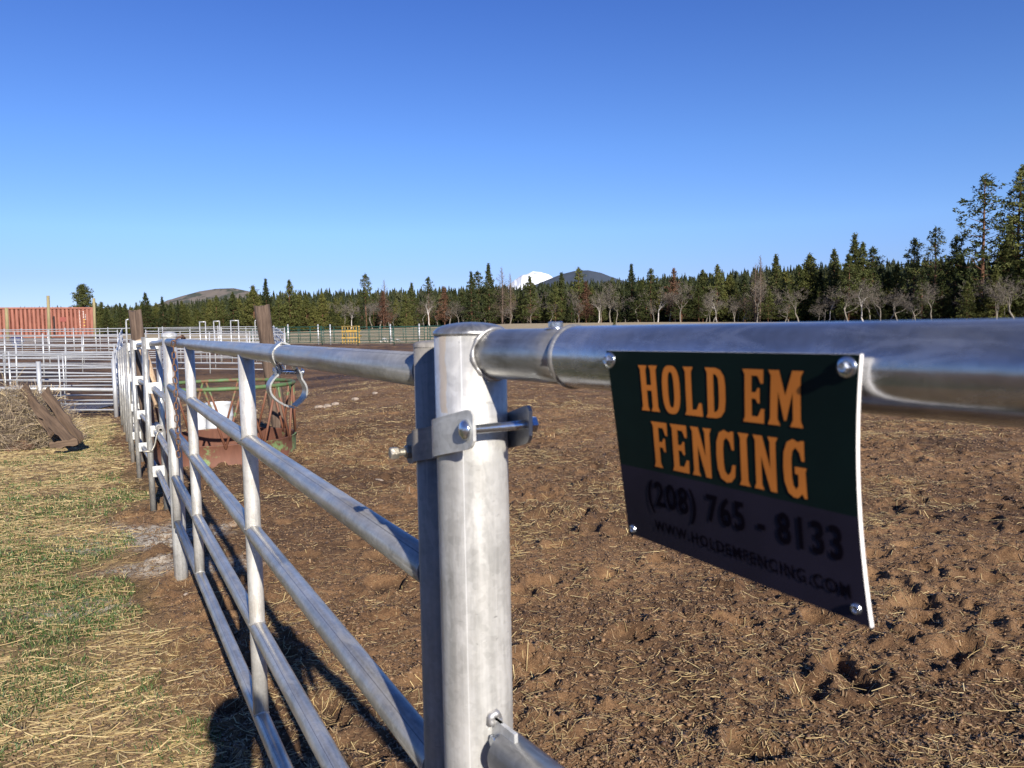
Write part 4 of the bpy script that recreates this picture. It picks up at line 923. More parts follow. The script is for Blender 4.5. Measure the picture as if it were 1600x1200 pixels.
mb = MB(); q = along(103, 499); mb.box((q.x, yf - .012, q.z), (.44, .02, .36)); part('painted_patch', mb, simple('dark red patch', (.22, .035, .022), .6), ct)
mb = MB(); q = along(89, 505); mb.box((q.x, yf - .02, q.z - .3), (.12, .05, 1.7)); part('opening', mb, simple('dark gap', (.012, .008, .008), .9), ct)
wm = simple('white marking', (.65, .62, .58), .6); ym = simple('yellow marking', (.65, .4, .06), .6)
for px, y0, y1, w_ in ((129.5, 486, 512, .05), (135.5, 487, 497, .07), (138.5, 492, 499, .05)):
    yy = y0
    while yy < y1: q = along(px, yy); mb = MB(); mb.box((q.x, yf - .014, q.z), (w_, .008, .055)); part('marking', mb, wm, ct); yy += 2.3
for yy in (499.5, 503.5, 508.5): q = along(136, yy); mb = MB(); mb.box((q.x, yf - .014, q.z), (.10, .008, .07)); part('marking', mb, ym, ct)
ct.rotation_euler = (0, 0, CTH)
q = foot(26, 50); mb = MB(); mb.ptube([q + Vector((-.35, 0, .45)), q + Vector((.35, 0, .44))], .2, 16); mb.box(q + Vector((0, 0, .15)), (.4, .3, .34)); solo('blue_tank', mb, simple('dark blue paint', (.02, .03, .11), .5), q, 'small dark blue tank between the pens and the container', 'tank')

# ------------------------------------------------------------------ brush heap, boards, stones, puddle
def at_ground(px, py, lo=2, hi=60):
    for _ in range(50):
        m_ = (lo + hi) / 2; p = at(px, py, m_)
        if p.z > mz(p.x, p.y): lo = m_
        else: hi = m_
    p = at(px, py, lo); return Vector((p.x, p.y, mz(p.x, p.y)))
bp = at_ground(28, 706); V = []; F = []; T = []
for k in range(13000):
    u = rng.random(); q = rng.uniform(0, 6.283); rr_ = rng.random() ** .5
    cx, cy = bp.x - .35 + .80 * rr_ * math.cos(q), bp.y + .62 + .8 * rr_ * math.sin(q); h = 1.0 * math.sqrt(max(0, 1 - rr_ ** 2)) * (1.0 if cx < bp.x + .3 else .8); z = bp.z - .02 + h * rng.random() ** .7
    L = rng.uniform(.06, .32); d = rng.normal(0, 1, 3); d[2] = abs(d[2]) * .6; d /= np.linalg.norm(d); c2 = rng.normal(0, .35, 3); wv = rng.normal(0, 1, 3); wv /= np.linalg.norm(wv); W = rng.uniform(.0015, .004)
    b0 = len(V)
    for t in (0, .5, 1): p = np.array((cx, cy, z)) + d * L * t + c2 * L * (t * t); V += [p - wv * W, p + wv * W]
    F += [(b0, b0 + 1, b0 + 3, b0 + 2), (b0 + 2, b0 + 3, b0 + 5, b0 + 4)]
    c_ = np.array((.225, .172, .124)) * rng.uniform(.25, 1.45); T += [c_] * 6
    if rng.random() < .25: T[-6:] = [np.array((.46, .36, .21))] * 6
tag(np_mesh('brush_heap', np.array(V), np.array(F), M['straw'], {'tint': np.array(T)}), 'heap of dry grey tumbleweed and stalks at the left edge of the lane', 'brush heap')
def board(pa, pb_, Y0, Y1, w_, th, lab, mat='wood_board'):
    a = at(*pa, Y0); b_ = at(*pb_, Y1); d = (b_ - a); L = d.length; d.normalize(); s_ = d.cross(Vector((0, -1, .15))).normalized(); n_ = s_.cross(d); mb = MB()
    rot = Matrix((s_, n_, d)).transposed(); c = (a + b_) / 2
    nseg = 10; rr_ = random.Random(int(w_ * 999)); ed = [(rr_.uniform(-.02, .02), rr_.uniform(-.02, .02)) for _ in range(nseg + 1)]
    for i in range(nseg + 1):
        z = -L / 2 + L * i / nseg
        for x_, y_ in ((-w_ / 2 + ed[i][0], -th / 2), (w_ / 2 + ed[i][1], -th / 2), (w_ / 2 + ed[i][1], th / 2), (-w_ / 2 + ed[i][0], th / 2)): mb.v.append(Vector((x_, y_, z)))
    for i in range(nseg):
        for k in range(4): a_ = i * 4 + k; c_ = i * 4 + (k + 1) % 4; mb.face((a_, c_, c_ + 4, a_ + 4), None, False)
    mb.face((3, 2, 1, 0), None, False); e_ = nseg * 4; mb.face((e_, e_ + 1, e_ + 2, e_ + 3), None, False)
    o = mb.build('wooden_board', M[mat], None, (0, 0, 0)); o.matrix_world = Matrix.Translation(c) @ rot.to_4x4(); tag(o, lab, 'board', 'broken boards leaning by the brush heap')
board((70, 612), (125, 690), 12.6, 11.7, .165, .04, 'longest broken brown board leaning against the brush heap')
board((36, 606), (84, 676), 12.9, 12.0, .15, .04, 'grey-brown board half buried in the brush heap')
board((62, 640), (112, 692), 12.3, 11.6, .16, .04, 'cracked board under the longest leaning board')
board((78, 697), (122, 690), 11.4, 11.5, .10, .05, 'short board lying flat at the foot of the leaning boards')
def stone(px, py, w_, lab, mat='stone', zs_=.65, seed=0, k_=.5):
    c = at_ground(px, py); c.z = gzf(c.x, c.y); s_ = w_ * c.y / 1200 / 2; bm = bmesh.new(); bmesh.ops.create_icosphere(bm, subdivisions=3, radius=1)
    rr_ = np.random.default_rng(seed); off = rr_.uniform(0, 50, 3)
    for v in bm.verts:
        n_ = vn(np.array([v.co.x * 1.4 + off[0]]), np.array([v.co.y * 1.4 + v.co.z * 1.1 + off[1]]))[0] + .4 * vn(np.array([v.co.x * 4 + off[2]]), np.array([v.co.y * 4 + v.co.z * 3]))[0]
        v.co = Vector((v.co.x, v.co.y * .8, v.co.z * zs_)) * s_ * (.65 + .55 * n_)
    me = bpy.data.meshes.new('stone'); bm.to_mesh(me); bm.free(); me.materials.append(M[mat]); o = bpy.data.objects.new('stone', me); COL.objects.link(o); o.location = c + Vector((0, 0, s_ * .15)); tag(o, lab, 'stone', 'stones lying in the yard')
for i, (px, py, w_, lab) in enumerate(((555, 627, 11, 'pale round stone lying in the mud left of the big post'), (586, 617, 9, 'small stone behind the pale round one in the mud'), (511, 638, 13, 'pointed stone right of the hanging loose hinge'), (524, 634, 12, 'flat stone beside the pointed one'), (498, 639, 13, 'low stone left of the pointed one'),
        (394, 646, 15, 'flat pale stone seen through the feeder bars'), (592, 753, 17, 'flat brown stone sunk in the mud beside the stile'), (572, 834, 13, 'tan stone in the straw between the gate rails'), (291, 938, 9, 'small pale stone at the foot of the gate post'), (107, 616, 7, 'pale stone at the edge of the puddle'), (32, 704, 40, 'reddish clod lying in front of the brush heap'), (1432, 862, 8, 'small dark stone in the mud right of the sign'))):
    stone(px, py, w_, lab, seed=i, zs_=.55 if w_ != 40 else .7, mat='stone' if w_ != 40 else 'clod')
for i, (px, w_) in enumerate(((600, 14), (612, 12), (622, 9))):
    c = foot(px, 74); bm = bmesh.new(); bmesh.ops.create_icosphere(bm, subdivisions=2, radius=w_ * 74 / 2400); 
    for v in bm.verts: v.co.z *= .6; v.co *= 1 + .25 * math.sin(v.co.x * 9 + i + v.co.z * 7)
    me = bpy.data.meshes.new('white_boulder'); bm.to_mesh(me); bm.free(); me.materials.append(simple('pale boulder', (.5, .47, .43), .9)); o = bpy.data.objects.new('white_boulder', me); COL.objects.link(o); o.location = c + Vector((0, 0, .15)); tag(o, ['leftmost', 'middle', 'rightmost'][i] + ' pale boulder behind the far green panels', 'boulder', 'pale boulders')
m, nt, b = new_mat('puddle water'); b.inputs['Base Color'].default_value = (.02, .017, .014, 1); b.inputs['Roughness'].default_value = .12; tcx = nt.nodes.new('ShaderNodeTexCoord').outputs['Object']; bump(nt, b, noise(nt, mapping(nt, tcx, (1.2, 5, 1)), 4, 4), .9, .05)
pa, pb_ = at_ground(60, 646), at_ground(260, 612); X0, X1, Y0, Y1 = X(30, 22), X(185, 22), 19.4, 26
xs_, ys_ = np.meshgrid(np.linspace(X0, X1, 60), np.linspace(Y0, Y1, 70), indexing='ij'); zz = gz(xs_.ravel(), ys_.ravel()); lvl = np.quantile(zz[(ys_.ravel() > 20) & (ys_.ravel() < 25.5)], .55)
Vp = np.c_[xs_.ravel(), ys_.ravel(), np.full(xs_.size, lvl)]; I = np.arange(xs_.size).reshape(xs_.shape); Fp = np.stack([I[:-1, :-1], I[1:, :-1], I[1:, 1:], I[:-1, 1:]], -1).reshape(-1, 4)
keep = (zz[Fp] < lvl + .01).any(1); o = np_mesh('puddle_water', Vp, Fp[keep], m); o['kind'] = 'structure'

# ------------------------------------------------------------------ photographer (casts the shadow at the lower left)
def person():
    HX, HY, HT = .11, -.22, 1.835
    J = {'pelvis': ((HX, HY - .06, .95), .145), 'waist': ((HX, HY - .06, 1.10), .13), 'chest': ((HX, HY - .05, 1.30), .155), 'neckb': ((HX, HY - .04, 1.46), .075), 'neck': ((HX, HY - .01, 1.56), .058), 'head': ((HX, HY + .0, 1.66), .088), 'crown': ((HX, HY - .01, HT - .085), .088)}
    Ed = [('pelvis', 'waist'), ('waist', 'chest'), ('chest', 'neckb'), ('neckb', 'neck'), ('neck', 'head'), ('head', 'crown')]
    for s_, n_ in ((-1, 'l'), (1, 'r')):
        J['hip' + n_] = ((HX + s_ * .095, HY - .06, .88), .10); J['knee' + n_] = ((HX + s_ * .12, HY - .03, .49), .062); J['ank' + n_] = ((HX + s_ * .13, HY - .07, .09), .042); J['toe' + n_] = ((HX + s_ * .15, HY + .10, .035), .036)
        Ed += [('pelvis', 'hip' + n_), ('hip' + n_, 'knee' + n_), ('knee' + n_, 'ank' + n_), ('ank' + n_, 'toe' + n_)]
        J['sho' + n_] = ((HX + s_ * .185, HY - .04, 1.40), .066); J['elb' + n_] = ((HX + s_ * .22 + .0, HY + .03, 1.16), .046); J['wri' + n_] = ((s_ * .09 + .07, -.060, 1.50), .030); J['palm' + n_] = ((s_ * .088 + .07, -.048, 1.565), .024)
        Ed += [('chest', 'sho' + n_), ('sho' + n_, 'elb' + n_), ('elb' + n_, 'wri' + n_), ('wri' + n_, 'palm' + n_)]
        for f_ in range(4):
            z = 1.575 + .016 * f_; J['k%d' % f_ + n_] = ((s_ * .092 + .07, -.040, z + .01), .009); J['t%d' % f_ + n_] = ((s_ * (.072 - .003 * f_) + .07, -.034, z + .018), .0075); Ed += [('palm' + n_, 'k%d' % f_ + n_), ('k%d' % f_ + n_, 't%d' % f_ + n_)]
        J['th' + n_] = ((s_ * .06 + .07, -.040, 1.58), .009); Ed.append(('palm' + n_, 'th' + n_))
    names = list(J); me = bpy.data.meshes.new('person'); g_ = gzf(HX, HY)
    me.from_pydata([J[k][0] for k in names], [(names.index(a), names.index(b_)) for a, b_ in Ed], [])
    o = bpy.data.objects.new('person', me); COL.objects.link(o)
    sk = o.modifiers.new('skin', 'SKIN'); 
    if not me.skin_vertices: me.skin_vertices.new()
    for k, n_ in enumerate(names): r = J[n_][1]; me.skin_vertices[0].data[k].radius = (r, r); me.skin_vertices[0].data[k].use_root = (n_ == 'pelvis')
    ss_ = o.modifiers.new('sub', 'SUBSURF'); ss_.levels = 2; ss_.render_levels = 2
    me.materials.append(simple('dark jacket', (.03, .035, .05), .9)); tag(o, 'person in a dark jacket behind the viewpoint, holding up a phone', 'person')
    mb = MB(); mb.lathe([(0, .115), (.05, .105), (.085, .07), (.103, .02), (.108, -.02), (.108, -.04)], (HX, HY - .01, HT - .105), (0, 0, 1), 20); h = mb.build('knit_cap', simple('knit cap', (.05, .05, .06), .95), o, (0, 0, 0))
    mb = MB(); mb.box((.07, -.018, 1.634), (.150, .008, .072)); solo('phone', mb, simple('phone glass', (.02, .02, .02), .2), (.07, -.018, 1.634), 'dark phone held level in both hands of the person', 'phone')
person()

# ------------------------------------------------------------------ trees
def tris(name, V, mat, parent):
    V = np.asarray(V).reshape(-1, 3); F = np.arange(len(V)).reshape(-1, 3); o = np_mesh(name, V, F, mat); o.parent = parent; return o
def tufts(P, size, n, r_, flat=.6):
    """n narrow triangles round each point"""
    P = np.repeat(np.asarray(P, float), n, 0); m_ = len(P)
    d = r_.normal(0, 1, (m_, 3)); d[:, 2] = d[:, 2] * flat + .25; d /= np.linalg.norm(d, axis=1)[:, None]
    s = r_.normal(0, 1, (m_, 3)); s -= d * (s * d).sum(1)[:, None]; s /= np.linalg.norm(s, axis=1)[:, None]
    L = size * r_.uniform(.6, 1.3, (m_, 1)); W = L * r_.uniform(.16, .32, (m_, 1)); c = P + r_.normal(0, size * .35, (m_, 3))
    return np.stack([c - s * W, c + s * W, c + d * L], 1)
def conifer(H, R, base, nbr, ntuft, size, mat, seed, shape=1., droop=-.1, bark='bark', per=9, sparse=0., label='', trunk_r=None, crownless=False):
    r_ = np.random.default_rng(seed); t = thing('pine_tree', (0, 0, 0), label, 'tree', None, True)
    mb = MB(); tr = trunk_r or H * .014
    bend = r_.normal(0, H * .006, 2); pts = [Vector((bend[0] * math.sin(3 * z), bend[1] * math.sin(2.5 * z), H * z)) for z in np.linspace(-.02, .97, 9)]
    mb.ptube(pts, [tr * (1.15 - z) + .015 for z in np.linspace(0, 1, 9)], 7)
    P = []
    for k in range(nbr):
        u = (k + r_.random()) / nbr; z = H * (base + (.99 - base) * u)
        env = (1 - u) ** shape * (.55 + .45 * min(1, u * 5 + .3)) if shape < 2 else (1 - u)
        L = R * max(.07, env) * r_.uniform(.55, 1.15)
        if r_.random() < sparse: L *= .4
        q = k * 2.4 + r_.normal(0, .4); up = droop + .5 * u + r_.normal(0, .08)
        dx, dy = math.cos(q), math.sin(q); end = Vector((dx * L, dy * L, z + up * L)); st = Vector((0, 0, z - .02 * H)); midp = st.lerp(end, .5) + Vector((0, 0, -.06 * L))
        mb.ptube([st, midp, end], [.016 + L * .016, .012 + L * .009, .010], 3, False, False)
        if crownless:
            for j in range(int(ntuft)):
                v_ = r_.uniform(.25, 1); p = st.lerp(end, v_); e_ = p + Vector(r_.normal(0, 1, 3)) * L * .28; mb.ptube([p, e_], [.022, .012], 3, False, False)
            continue
        for j in range(max(2, int(ntuft * (L / R + .25)))):
            v_ = r_.uniform(.25, 1.02) ** .7; p = st.lerp(end, v_); sp_ = L * .20
            P.append((p.x + r_.normal(0, sp_), p.y + r_.normal(0, sp_), p.z + r_.normal(0, sp_ * .35) + .05 * L))
    part('trunk', mb, M[bark] if not crownless else M['twig_dead'], t)
    if not crownless:
        P += [(0, 0, H * z) for z in np.linspace(.93, 1, 4)]
        tris('crown', tufts(P, size, per, r_), M[mat], t)
    return t
def oak(H, seed, mat='bark_grey', tw='twig', lean=.0, spread=.75, depth=6):
    r_ = random.Random(seed); t = thing('bare_oak', (0, 0, 0), '', 'tree', None, True); mb = MB(); mt = []
    def grow(p, d, L, r, n):
        q = p; pts = [p]; rad = [r]
        for k in range(3):
            d = (d + Vector((r_.gauss(0, .16), r_.gauss(0, .16), r_.gauss(.03, .1)))).normalized(); q = q + d * L / 3; pts.append(q); rad.append(r * (1 - .13 * (k + 1)))
        if n >= depth - 2: mb.ptube(pts, rad, 5, False, False)
        else:
            for a, b_ in zip(pts, pts[1:]):
                s_ = d.cross(Vector((r_.gauss(0, 1), r_.gauss(0, 1), r_.gauss(0, 1)))).normalized() * max(r, .016)
                mt.extend([a - s_, a + s_, b_ + s_ * .6, a - s_, b_ + s_ * .6, b_ - s_ * .6])
        if n == 0: return
        for k in range(r_.choice((2, 3, 3)) + (1 if n < 3 else 0)):
            nd = (d * .95 + Vector((r_.gauss(0, spread), r_.gauss(0, spread), r_.gauss(.1, .5 * spread)))).normalized(); j = r_.choice((1, 2, 3, 3)); grow(pts[j], nd, L * r_.uniform(.55, .88), rad[j] * .62, n - 1)
    grow(Vector((0, 0, -.1)), Vector((lean, 0, 1)), H * .34, H * (.022 if tw != 'x' else .02), depth)
    part('trunk', mb, M[mat], t); V = [tuple(v) for v in mt]; tris('crown', V, M[tw], t)
    return t
TP = {}
for i in range(3): TP['green%d' % i] = conifer(20, 5.4 + .5 * i, .10, 100, 13, .52, 'needle', 100 + i, .85)
for i in range(3): TP['dark%d' % i] = conifer(20, 4.6 + .4 * i, .06, 115, 12, .50, 'needle_dark', 110 + i, .95, -.2)
for i in range(2): TP['olive%d' % i] = conifer(16, 5.2, .05, 90, 13, .54, 'needle_yellow', 120 + i, .75)
for i in range(2): TP['brown%d' % i] = conifer(18, 5.2, .12, 85, 8, .55, 'needle_brown', 130 + i, .9, sparse=.3)
for i in range(2): TP['bare%d' % i] = conifer(20, 5.0, .15, 85, 9, .5, 'needle', 140 + i, .8, crownless=True)
for i in range(2): TP['open%d' % i] = conifer(26, 7.4, .20, 62, 9, .62, 'needle', 150 + i, .55, -.05, per=8, sparse=.2)
for i in range(2): TP['tall%d' % i] = conifer(30, 7.4, .14, 115, 14, .58, 'needle', 160 + i, .7, -.15, per=8)
for i in range(2): TP['top%d' % i] = conifer(20, 3.6, .45, 45, 8, .55, 'needle', 170 + i, .6, .05, sparse=.2)
for i in range(4): TP['oak%d' % i] = oak(9, 200 + i)
TP['whiteoak'] = oak(10, 231, 'bark_white', spread=.75)
TP['round0'] = conifer(12, 3.5, .10, 90, 12, .50, 'needle_dark', 180, .45, .0, per=8)
TP['oakred0'] = oak(8, 240, tw='twig_dead'); TP['oakred1'] = oak(8, 241, tw='twig_dead')
HT = {'round': 12, 'green': 20, 'dark': 20, 'olive': 16, 'brown': 18, 'bare': 20, 'open': 26, 'tall': 30, 'top': 20, 'oak': 9, 'whiteoak': 10, 'oakred': 8}
KINDTXT = {'round': ('rounded dark pine', 'pine_tree'), 'green': ('bushy green pine', 'pine_tree'), 'dark': ('dense dark conifer', 'pine_tree'), 'olive': ('olive green pine', 'pine_tree'), 'brown': ('dead pine with rusty brown needles', 'dead_pine'), 'bare': ('bare dead pine', 'dead_pine'),
           'open': ('tall open-crowned pine', 'pine_tree'), 'tall': ('very tall full pine', 'pine_tree'), 'top': ('slim pine with a bare lower trunk', 'pine_tree'), 'oak': ('leafless grey oak', 'bare_oak'), 'oakred': ('leafless brownish oak', 'bare_oak'), 'whiteoak': ('white-barked leafless oak', 'bare_oak')}
ZN = [(160, 'behind the red container'), (215, 'right of the red container'), (300, 'behind the nearer old wooden post'), (395, 'above the bow-topped frames'), (470, 'just right of the leaning wooden post'), (530, 'left of the yellow chute'), (590, 'above the yellow chute'), (680, 'between the yellow chute and the big post'),
      (780, 'behind the top of the big post'), (870, 'below the snowy peak'), (950, 'below the dark hill'), (1060, 'above the left part of the sign'), (1190, 'above the middle of the sign'), (1330, 'above the right part of the sign'), (1440, 'over the thick rail right of the sign'), (1540, 'near the right end of the treeline'), (9999, 'at the right end of the treeline')]
def zone(px): return next(z for a, z in ZN if px < a)
used_t = set(); random.seed(41)
def plant(kind, px, Y, H, note=None):
    keys = [k for k in TP if k.rstrip('0123456789') == kind]; k = random.choice(keys); p = foot(px, Y); s = H / HT[kind]
    txt, nm = KINDTXT[kind]; z = zone(px); hw = 'small ' if H < 7.5 else '' if H < 11 else 'taller ' if H < 15 else 'high '; hw = '' if 'tall' in txt else hw; lab = note or '%s%s %s' % (hw, txt, z); grp = '%ss %s' % (txt.replace('pine', 'pine').split(' with')[0], z)
    sc = (s * random.uniform(.9, 1.1),) * 2 + (s,)
    if k not in used_t:
        o = TP[k]; used_t.add(k); KIDS[o.name] = list(o.children); o.location = p; o.rotation_euler = (0, 0, random.uniform(0, 6.28)); o.scale = sc; o['label'] = lab
    else: o = copy_thing(TP[k], p, random.uniform(0, 6.28), lab, None, sc)
    o['group'] = grp; o.name = nm
    return o
def tree_to(kind, px, ytop, Y, note=None):
    z = at(px, ytop, Y).z; f = foot(px, Y); return plant(kind, px, Y, z - f.z, note)
E = lambda px: float(edge_d(px))
special = [
 ('round', 133, 446, 190, 'big rounded dark pine standing above the right end of the red container'), ('green', 230, 458, 215, None), ('dark', 256, 464, 215, None), ('dark', 280, 470, 214, None), ('green', 340, 462, 214, None),
 ('green', 366, 457, 212, None), ('olive', 398, 447, 210, None), ('dark', 418, 436, 214, 'slim dark conifer rising right above the leaning wooden post'), ('green', 455, 438, 212, 'pointed green pine right of the leaning wooden post'), ('green', 437, 462, 210, None), ('olive', 480, 462, 208, None),
 ('olive', 505, 458, 210, None), ('top', 573, 428, 200, 'tall grey-green pine with thin top left of the rusty dead pines'), ('dark', 566, 470, 196, None), ('bare', 602, 436, 196, None), ('brown', 600, 455, 194, 'wide rusty brown dead pine right of the tall grey-green pine'), ('dark', 645, 442, 198, None), ('green', 635, 455, 196, None),
 ('top', 671, 433, 196, None), ('brown', 695, 448, 200, 'rusty brown dead pine just left of the big post'), ('dark', 738, 425, 196, None), ('dark', 765, 412, 198, 'tall dark conifer rising over the big post cap'), ('top', 748, 424, 200, None), ('bare', 785, 416, 196, 'bare dead pine just left of the snowy peak'), ('bare', 798, 426, 196, None),
 ('green', 829, 432, 192, None), ('dark', 878, 426, 192, None), ('green', 868, 440, 190, None), ('top', 905, 418, 192, None), ('brown', 916, 440, 190, 'reddish dead pine below the dark hill'), ('dark', 987, 413, 190, None), ('green', 1000, 440, 186, None), ('top', 1017, 420, 190, None), ('brown', 1053, 420, 184, 'brownish dying pine above the middle of the sign'),
 ('dark', 1078, 432, 182, None), ('green', 1098, 422, 182, None), ('green', 1121, 414, 180, None), ('olive', 1140, 430, 180, None), ('bare', 1187, 398, 172, 'big bare dead pine with dense twigs above the sign'), ('bare', 1180, 412, 172, None), ('dark', 1212, 398, 178, None), ('olive', 1265, 398, 172, None), ('green', 1248, 415, 172, None), ('green', 1302, 390, 168, None),
 ('dark', 1334, 366, 160, 'tall pointed dark pine right of the sign, above its corner'), ('green', 1346, 380, 160, None), ('top', 1362, 386, 162, None), ('green', 1325, 398, 158, None), ('olive', 1385, 425, 160, None), ('olive', 1400, 415, 158, None), ('top', 1427, 373, 154, None), ('open', 1458, 356, 150, 'open pine with several thin tops left of the tallest pine'), ('dark', 1440, 420, 144, 'dark shadowy conifer at the right of the treeline'),
 ('top', 1492, 368, 150, None), ('open', 1532, 275, 142, 'tallest open-crowned pine with a red trunk at the right'), ('green', 1500, 400, 150, None), ('tall', 1590, 260, 140, 'very tall full pine at the right edge of the photo'), ('tall', 1618, 280, 138, None), ('green', 1568, 375, 140, None), ('olive', 1555, 420, 136, None), ('dark', 1575, 340, 148, None), ('green', 1640, 340, 134, None), ('olive', 1510, 440, 136, None)]
for k, px, yt, Y, nt_ in special: tree_to(k, px, yt, Y, nt_)
plant('whiteoak', 1349, 152, 8.6, 'big white-barked leafless oak with forked limbs right of the sign')
plant('whiteoak', 548, 194, 7.5, 'lone white-trunked oak at the field edge above the yellow chute')
plant('whiteoak', 672, 192, 8.5, 'white-trunked leafless oak close left of the big post')
plant('whiteoak', 1028, 180, 8.2, None); plant('whiteoak', 935, 184, 7.5, None); plant('whiteoak', 1120, 176, 8, None); plant('whiteoak', 1295, 160, 7.5, None)
px = 505
while px < 1700:          # band of bare oaks in front of the pines
    k = random.choice(('oak', 'oak', 'oak', 'oakred')); plant(k, px, E(px) + random.uniform(-12, 22), random.uniform(4.8, 9.6) * float(np.interp(px, [500, 800, 1600], [1, 1, .95]))); px += random.uniform(5, 10) * (1 if px > 690 else 1.5)
px = 150
while px < 1700:
    pl = 1 if px < 560 else 0
    k = random.choice(('olive', 'green', 'olive', 'dark') if px < 560 else ('green', 'dark', 'green', 'olive', 'dark')); yt = np.interp(px, [150, 400, 560, 800, 1000, 1200, 1400, 1600], [474, 466, 462, 448, 440, 428, 418, 395]) + random.uniform(-3, 14)
    tree_to(k, px, yt, E(px) + random.uniform(-4 if pl else 4, 16)); px += random.uniform(8, 15)
for px in (150, 168, 190, 207, 223, 246, 268, 290, 310, 326, 350, 372, 388, 430, 446, 470, 492, 520): tree_to(random.choice(('olive', 'green', 'olive')), px, random.uniform(474, 484), E(px) - random.uniform(3, 8))
for px in (712, 760, 815, 850, 893, 940, 968, 1010, 1065, 1092, 1150, 1200, 1232, 1280, 1318, 1372, 1412, 1470, 1515, 1548, 1580): tree_to(random.choice(('olive', 'green', 'dark')), px, np.interp(px, [700, 1200, 1600], [462, 445, 420]) + random.uniform(-8, 18), E(px) - random.uniform(0, 8))
for px, Y, H in ((640, 180, 3.4), (632, 176, 2.2), (960, 120, 1.1)): plant('olive', px, Y, H, 'small young pine standing out in the dry field' if Y > 150 else 'tiny round bush out in the dry field above the rail')

for k, o in TP.items():
    if k not in used_t:
        for ch in list(o.children): bpy.data.objects.remove(ch)
        bpy.data.objects.remove(o)

# far wood on the rising ground: nobody could count these trees
def far_wood():
    r_ = np.random.default_rng(5); protos = []
    for k in range(5):
        T = []; n = 13
        for i in range(n):
            u = i / n; z = .10 + .9 * u; rad = .20 * (1 - u) ** .8 + .015
            for j in range(6):
                q = r_.uniform(0, 6.283); w_ = r_.uniform(.35, .6); rr = rad * r_.uniform(.7, 1.15)
                T.append([(0, 0, z + .09), (math.cos(q - w_) * rr, math.sin(q - w_) * rr, z - r_.uniform(.02, .07)), (math.cos(q + w_) * rr, math.sin(q + w_) * rr, z - r_.uniform(.02, .07))])
        T.append([(-.02, 0, 0), (.02, 0, 0), (0, 0, .9)]); protos.append(np.array(T))
    N_ = 5200; px = r_.uniform(-120, 1720, N_); e = edge_d(px); u = r_.random(N_) ** 1.25
    Y = e + 12 + (D_CREST + 25 - e - 12) * u; Xx = (px - 800) / 1200 * Y; Z = macro(Xx, Y); H = r_.uniform(6.5, 11.5, N_) * np.interp(px, [0, 400, 900, 1700], [.75, .85, 1, 1.1]); V = []
    ch = r_.integers(0, 5, N_); an = r_.uniform(0, 6.283, N_)
    for k in range(5):
        m_ = ch == k; P = protos[k][None]; c_, s_ = np.cos(an[m_])[:, None, None], np.sin(an[m_])[:, None, None]; h = H[m_][:, None, None]
        x = (P[..., 0] * c_ - P[..., 1] * s_) * h + Xx[m_][:, None, None]; y = (P[..., 0] * s_ + P[..., 1] * c_) * h + Y[m_][:, None, None]; z = P[..., 2] * h * 1.05 + Z[m_][:, None, None]
        V.append(np.stack([x, y, z], -1).reshape(-1, 3))
    V = np.concatenate(V); o = np_mesh('far_wood', V, np.arange(len(V)).reshape(-1, 3), M['far_needle']); return tag(o, 'dense conifer wood covering the rising ground behind the treeline', 'wood', None, 'stuff')
far_wood()

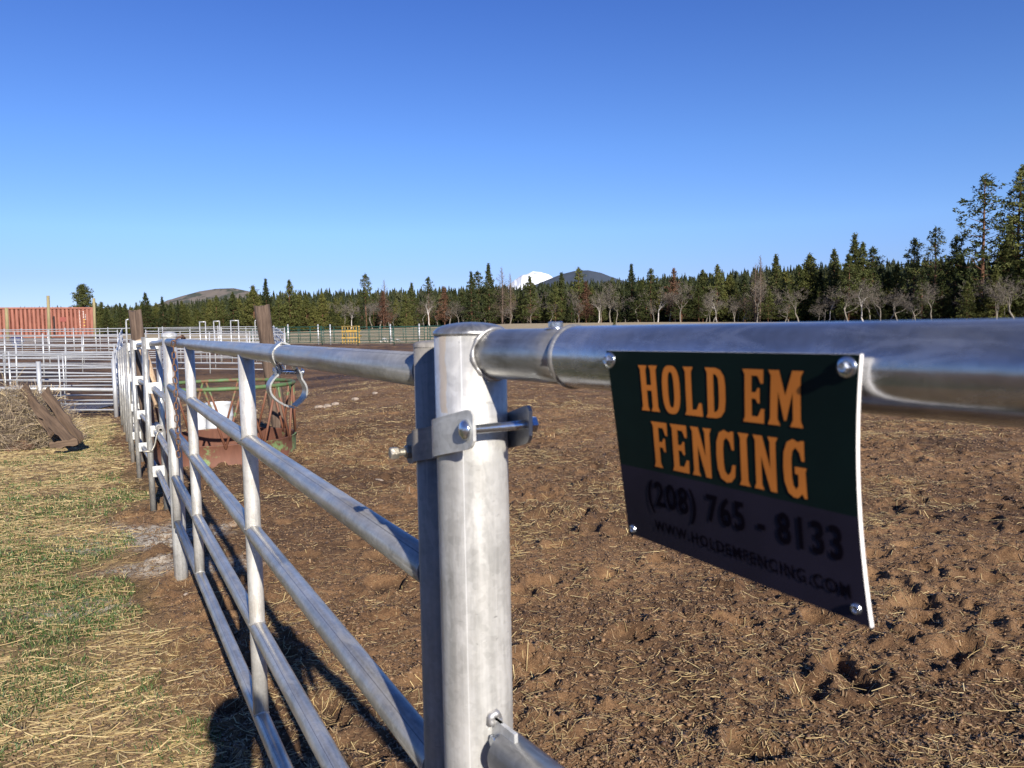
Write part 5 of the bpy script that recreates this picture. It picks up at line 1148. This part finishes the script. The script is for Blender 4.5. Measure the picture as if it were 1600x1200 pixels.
# ------------------------------------------------------------------ distant hills and the snow peak
def mountain(name, prof, D, depth, mat, zb=-40, rough=8, seed=3):
    nx, ny = 160, 40; pxs = np.linspace(prof[0][0], prof[-1][0], nx); tops = np.interp(pxs, [p[0] for p in prof], [p[1] for p in prof])
    X_ = (pxs - 800) / 1200 * D; top = 1.66 + (hz(pxs) - tops) * D / 1200; V = []
    for j in range(ny):
        t = j / (ny - 1); s = 1 - abs(2 * t - 1); hgt = s ** .9; yy = D + (t - .5) * depth
        n_ = fbm(X_ / D * 60 + 5, np.full(nx, t * 9.), 5, seed) - .5
        V.append(np.c_[X_, np.full(nx, yy), zb + (top - zb) * hgt + n_ * rough * (s < .97) * np.minimum(1, s * 4)])
    V = np.concatenate(V); I = np.arange(nx * ny).reshape(ny, nx); F = np.stack([I[:-1, :-1], I[:-1, 1:], I[1:, 1:], I[1:, :-1]], -1).reshape(-1, 4)
    o = np_mesh(name, V, F, mat, None, True); o['kind'] = 'structure'; return o
m, nt, b = new_mat('bald hill'); t_ = nt.nodes.new('ShaderNodeTexCoord').outputs['Object']; nt.links.new(mix(nt, ramp(nt, noise(nt, t_, .035, 5, .7), [(.48, (0, 0, 0)), (.56, (1, 1, 1))]), (.125, .105, .09), (.04, .047, .035)), b.inputs['Base Color']); b.inputs['Roughness'].default_value = 1
mountain('bald_hill', [(215, 492), (250, 476), (265, 470), (290, 462), (320, 454), (345, 450), (372, 449), (395, 454), (420, 462), (470, 482)], 1300, 500, m, -20, 10)
hill_m = m
m, nt, b = new_mat('dark forested hill with painted haze'); t_ = nt.nodes.new('ShaderNodeTexCoord').outputs['Object']; nt.links.new(mix(nt, noise(nt, t_, .02, 6, .7), (.020, .036, .052), (.048, .058, .088)), b.inputs['Base Color']); b.inputs['Roughness'].default_value = 1  # blue of the distant air is painted into the forest colour
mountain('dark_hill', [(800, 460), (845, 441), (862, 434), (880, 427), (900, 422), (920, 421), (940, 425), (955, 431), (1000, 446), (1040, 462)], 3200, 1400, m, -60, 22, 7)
m, nt, b = new_mat('snow'); t_ = nt.nodes.new('ShaderNodeTexCoord').outputs['Object']; nt.links.new(ramp(nt, noise(nt, mapping(nt, t_, (1, 1, .5)), .004, 6, .7), [(.33, (.30, .36, .46)), (.44, (.78, .80, .84))]), b.inputs['Base Color']); b.inputs['Roughness'].default_value = .8
mountain('snow_mountain', [(770, 462), (795, 447), (806, 437), (818, 429), (827, 427), (835, 423), (848, 424), (860, 428), (875, 440), (900, 462)], 14000, 6000, m, -200, 260, 11)
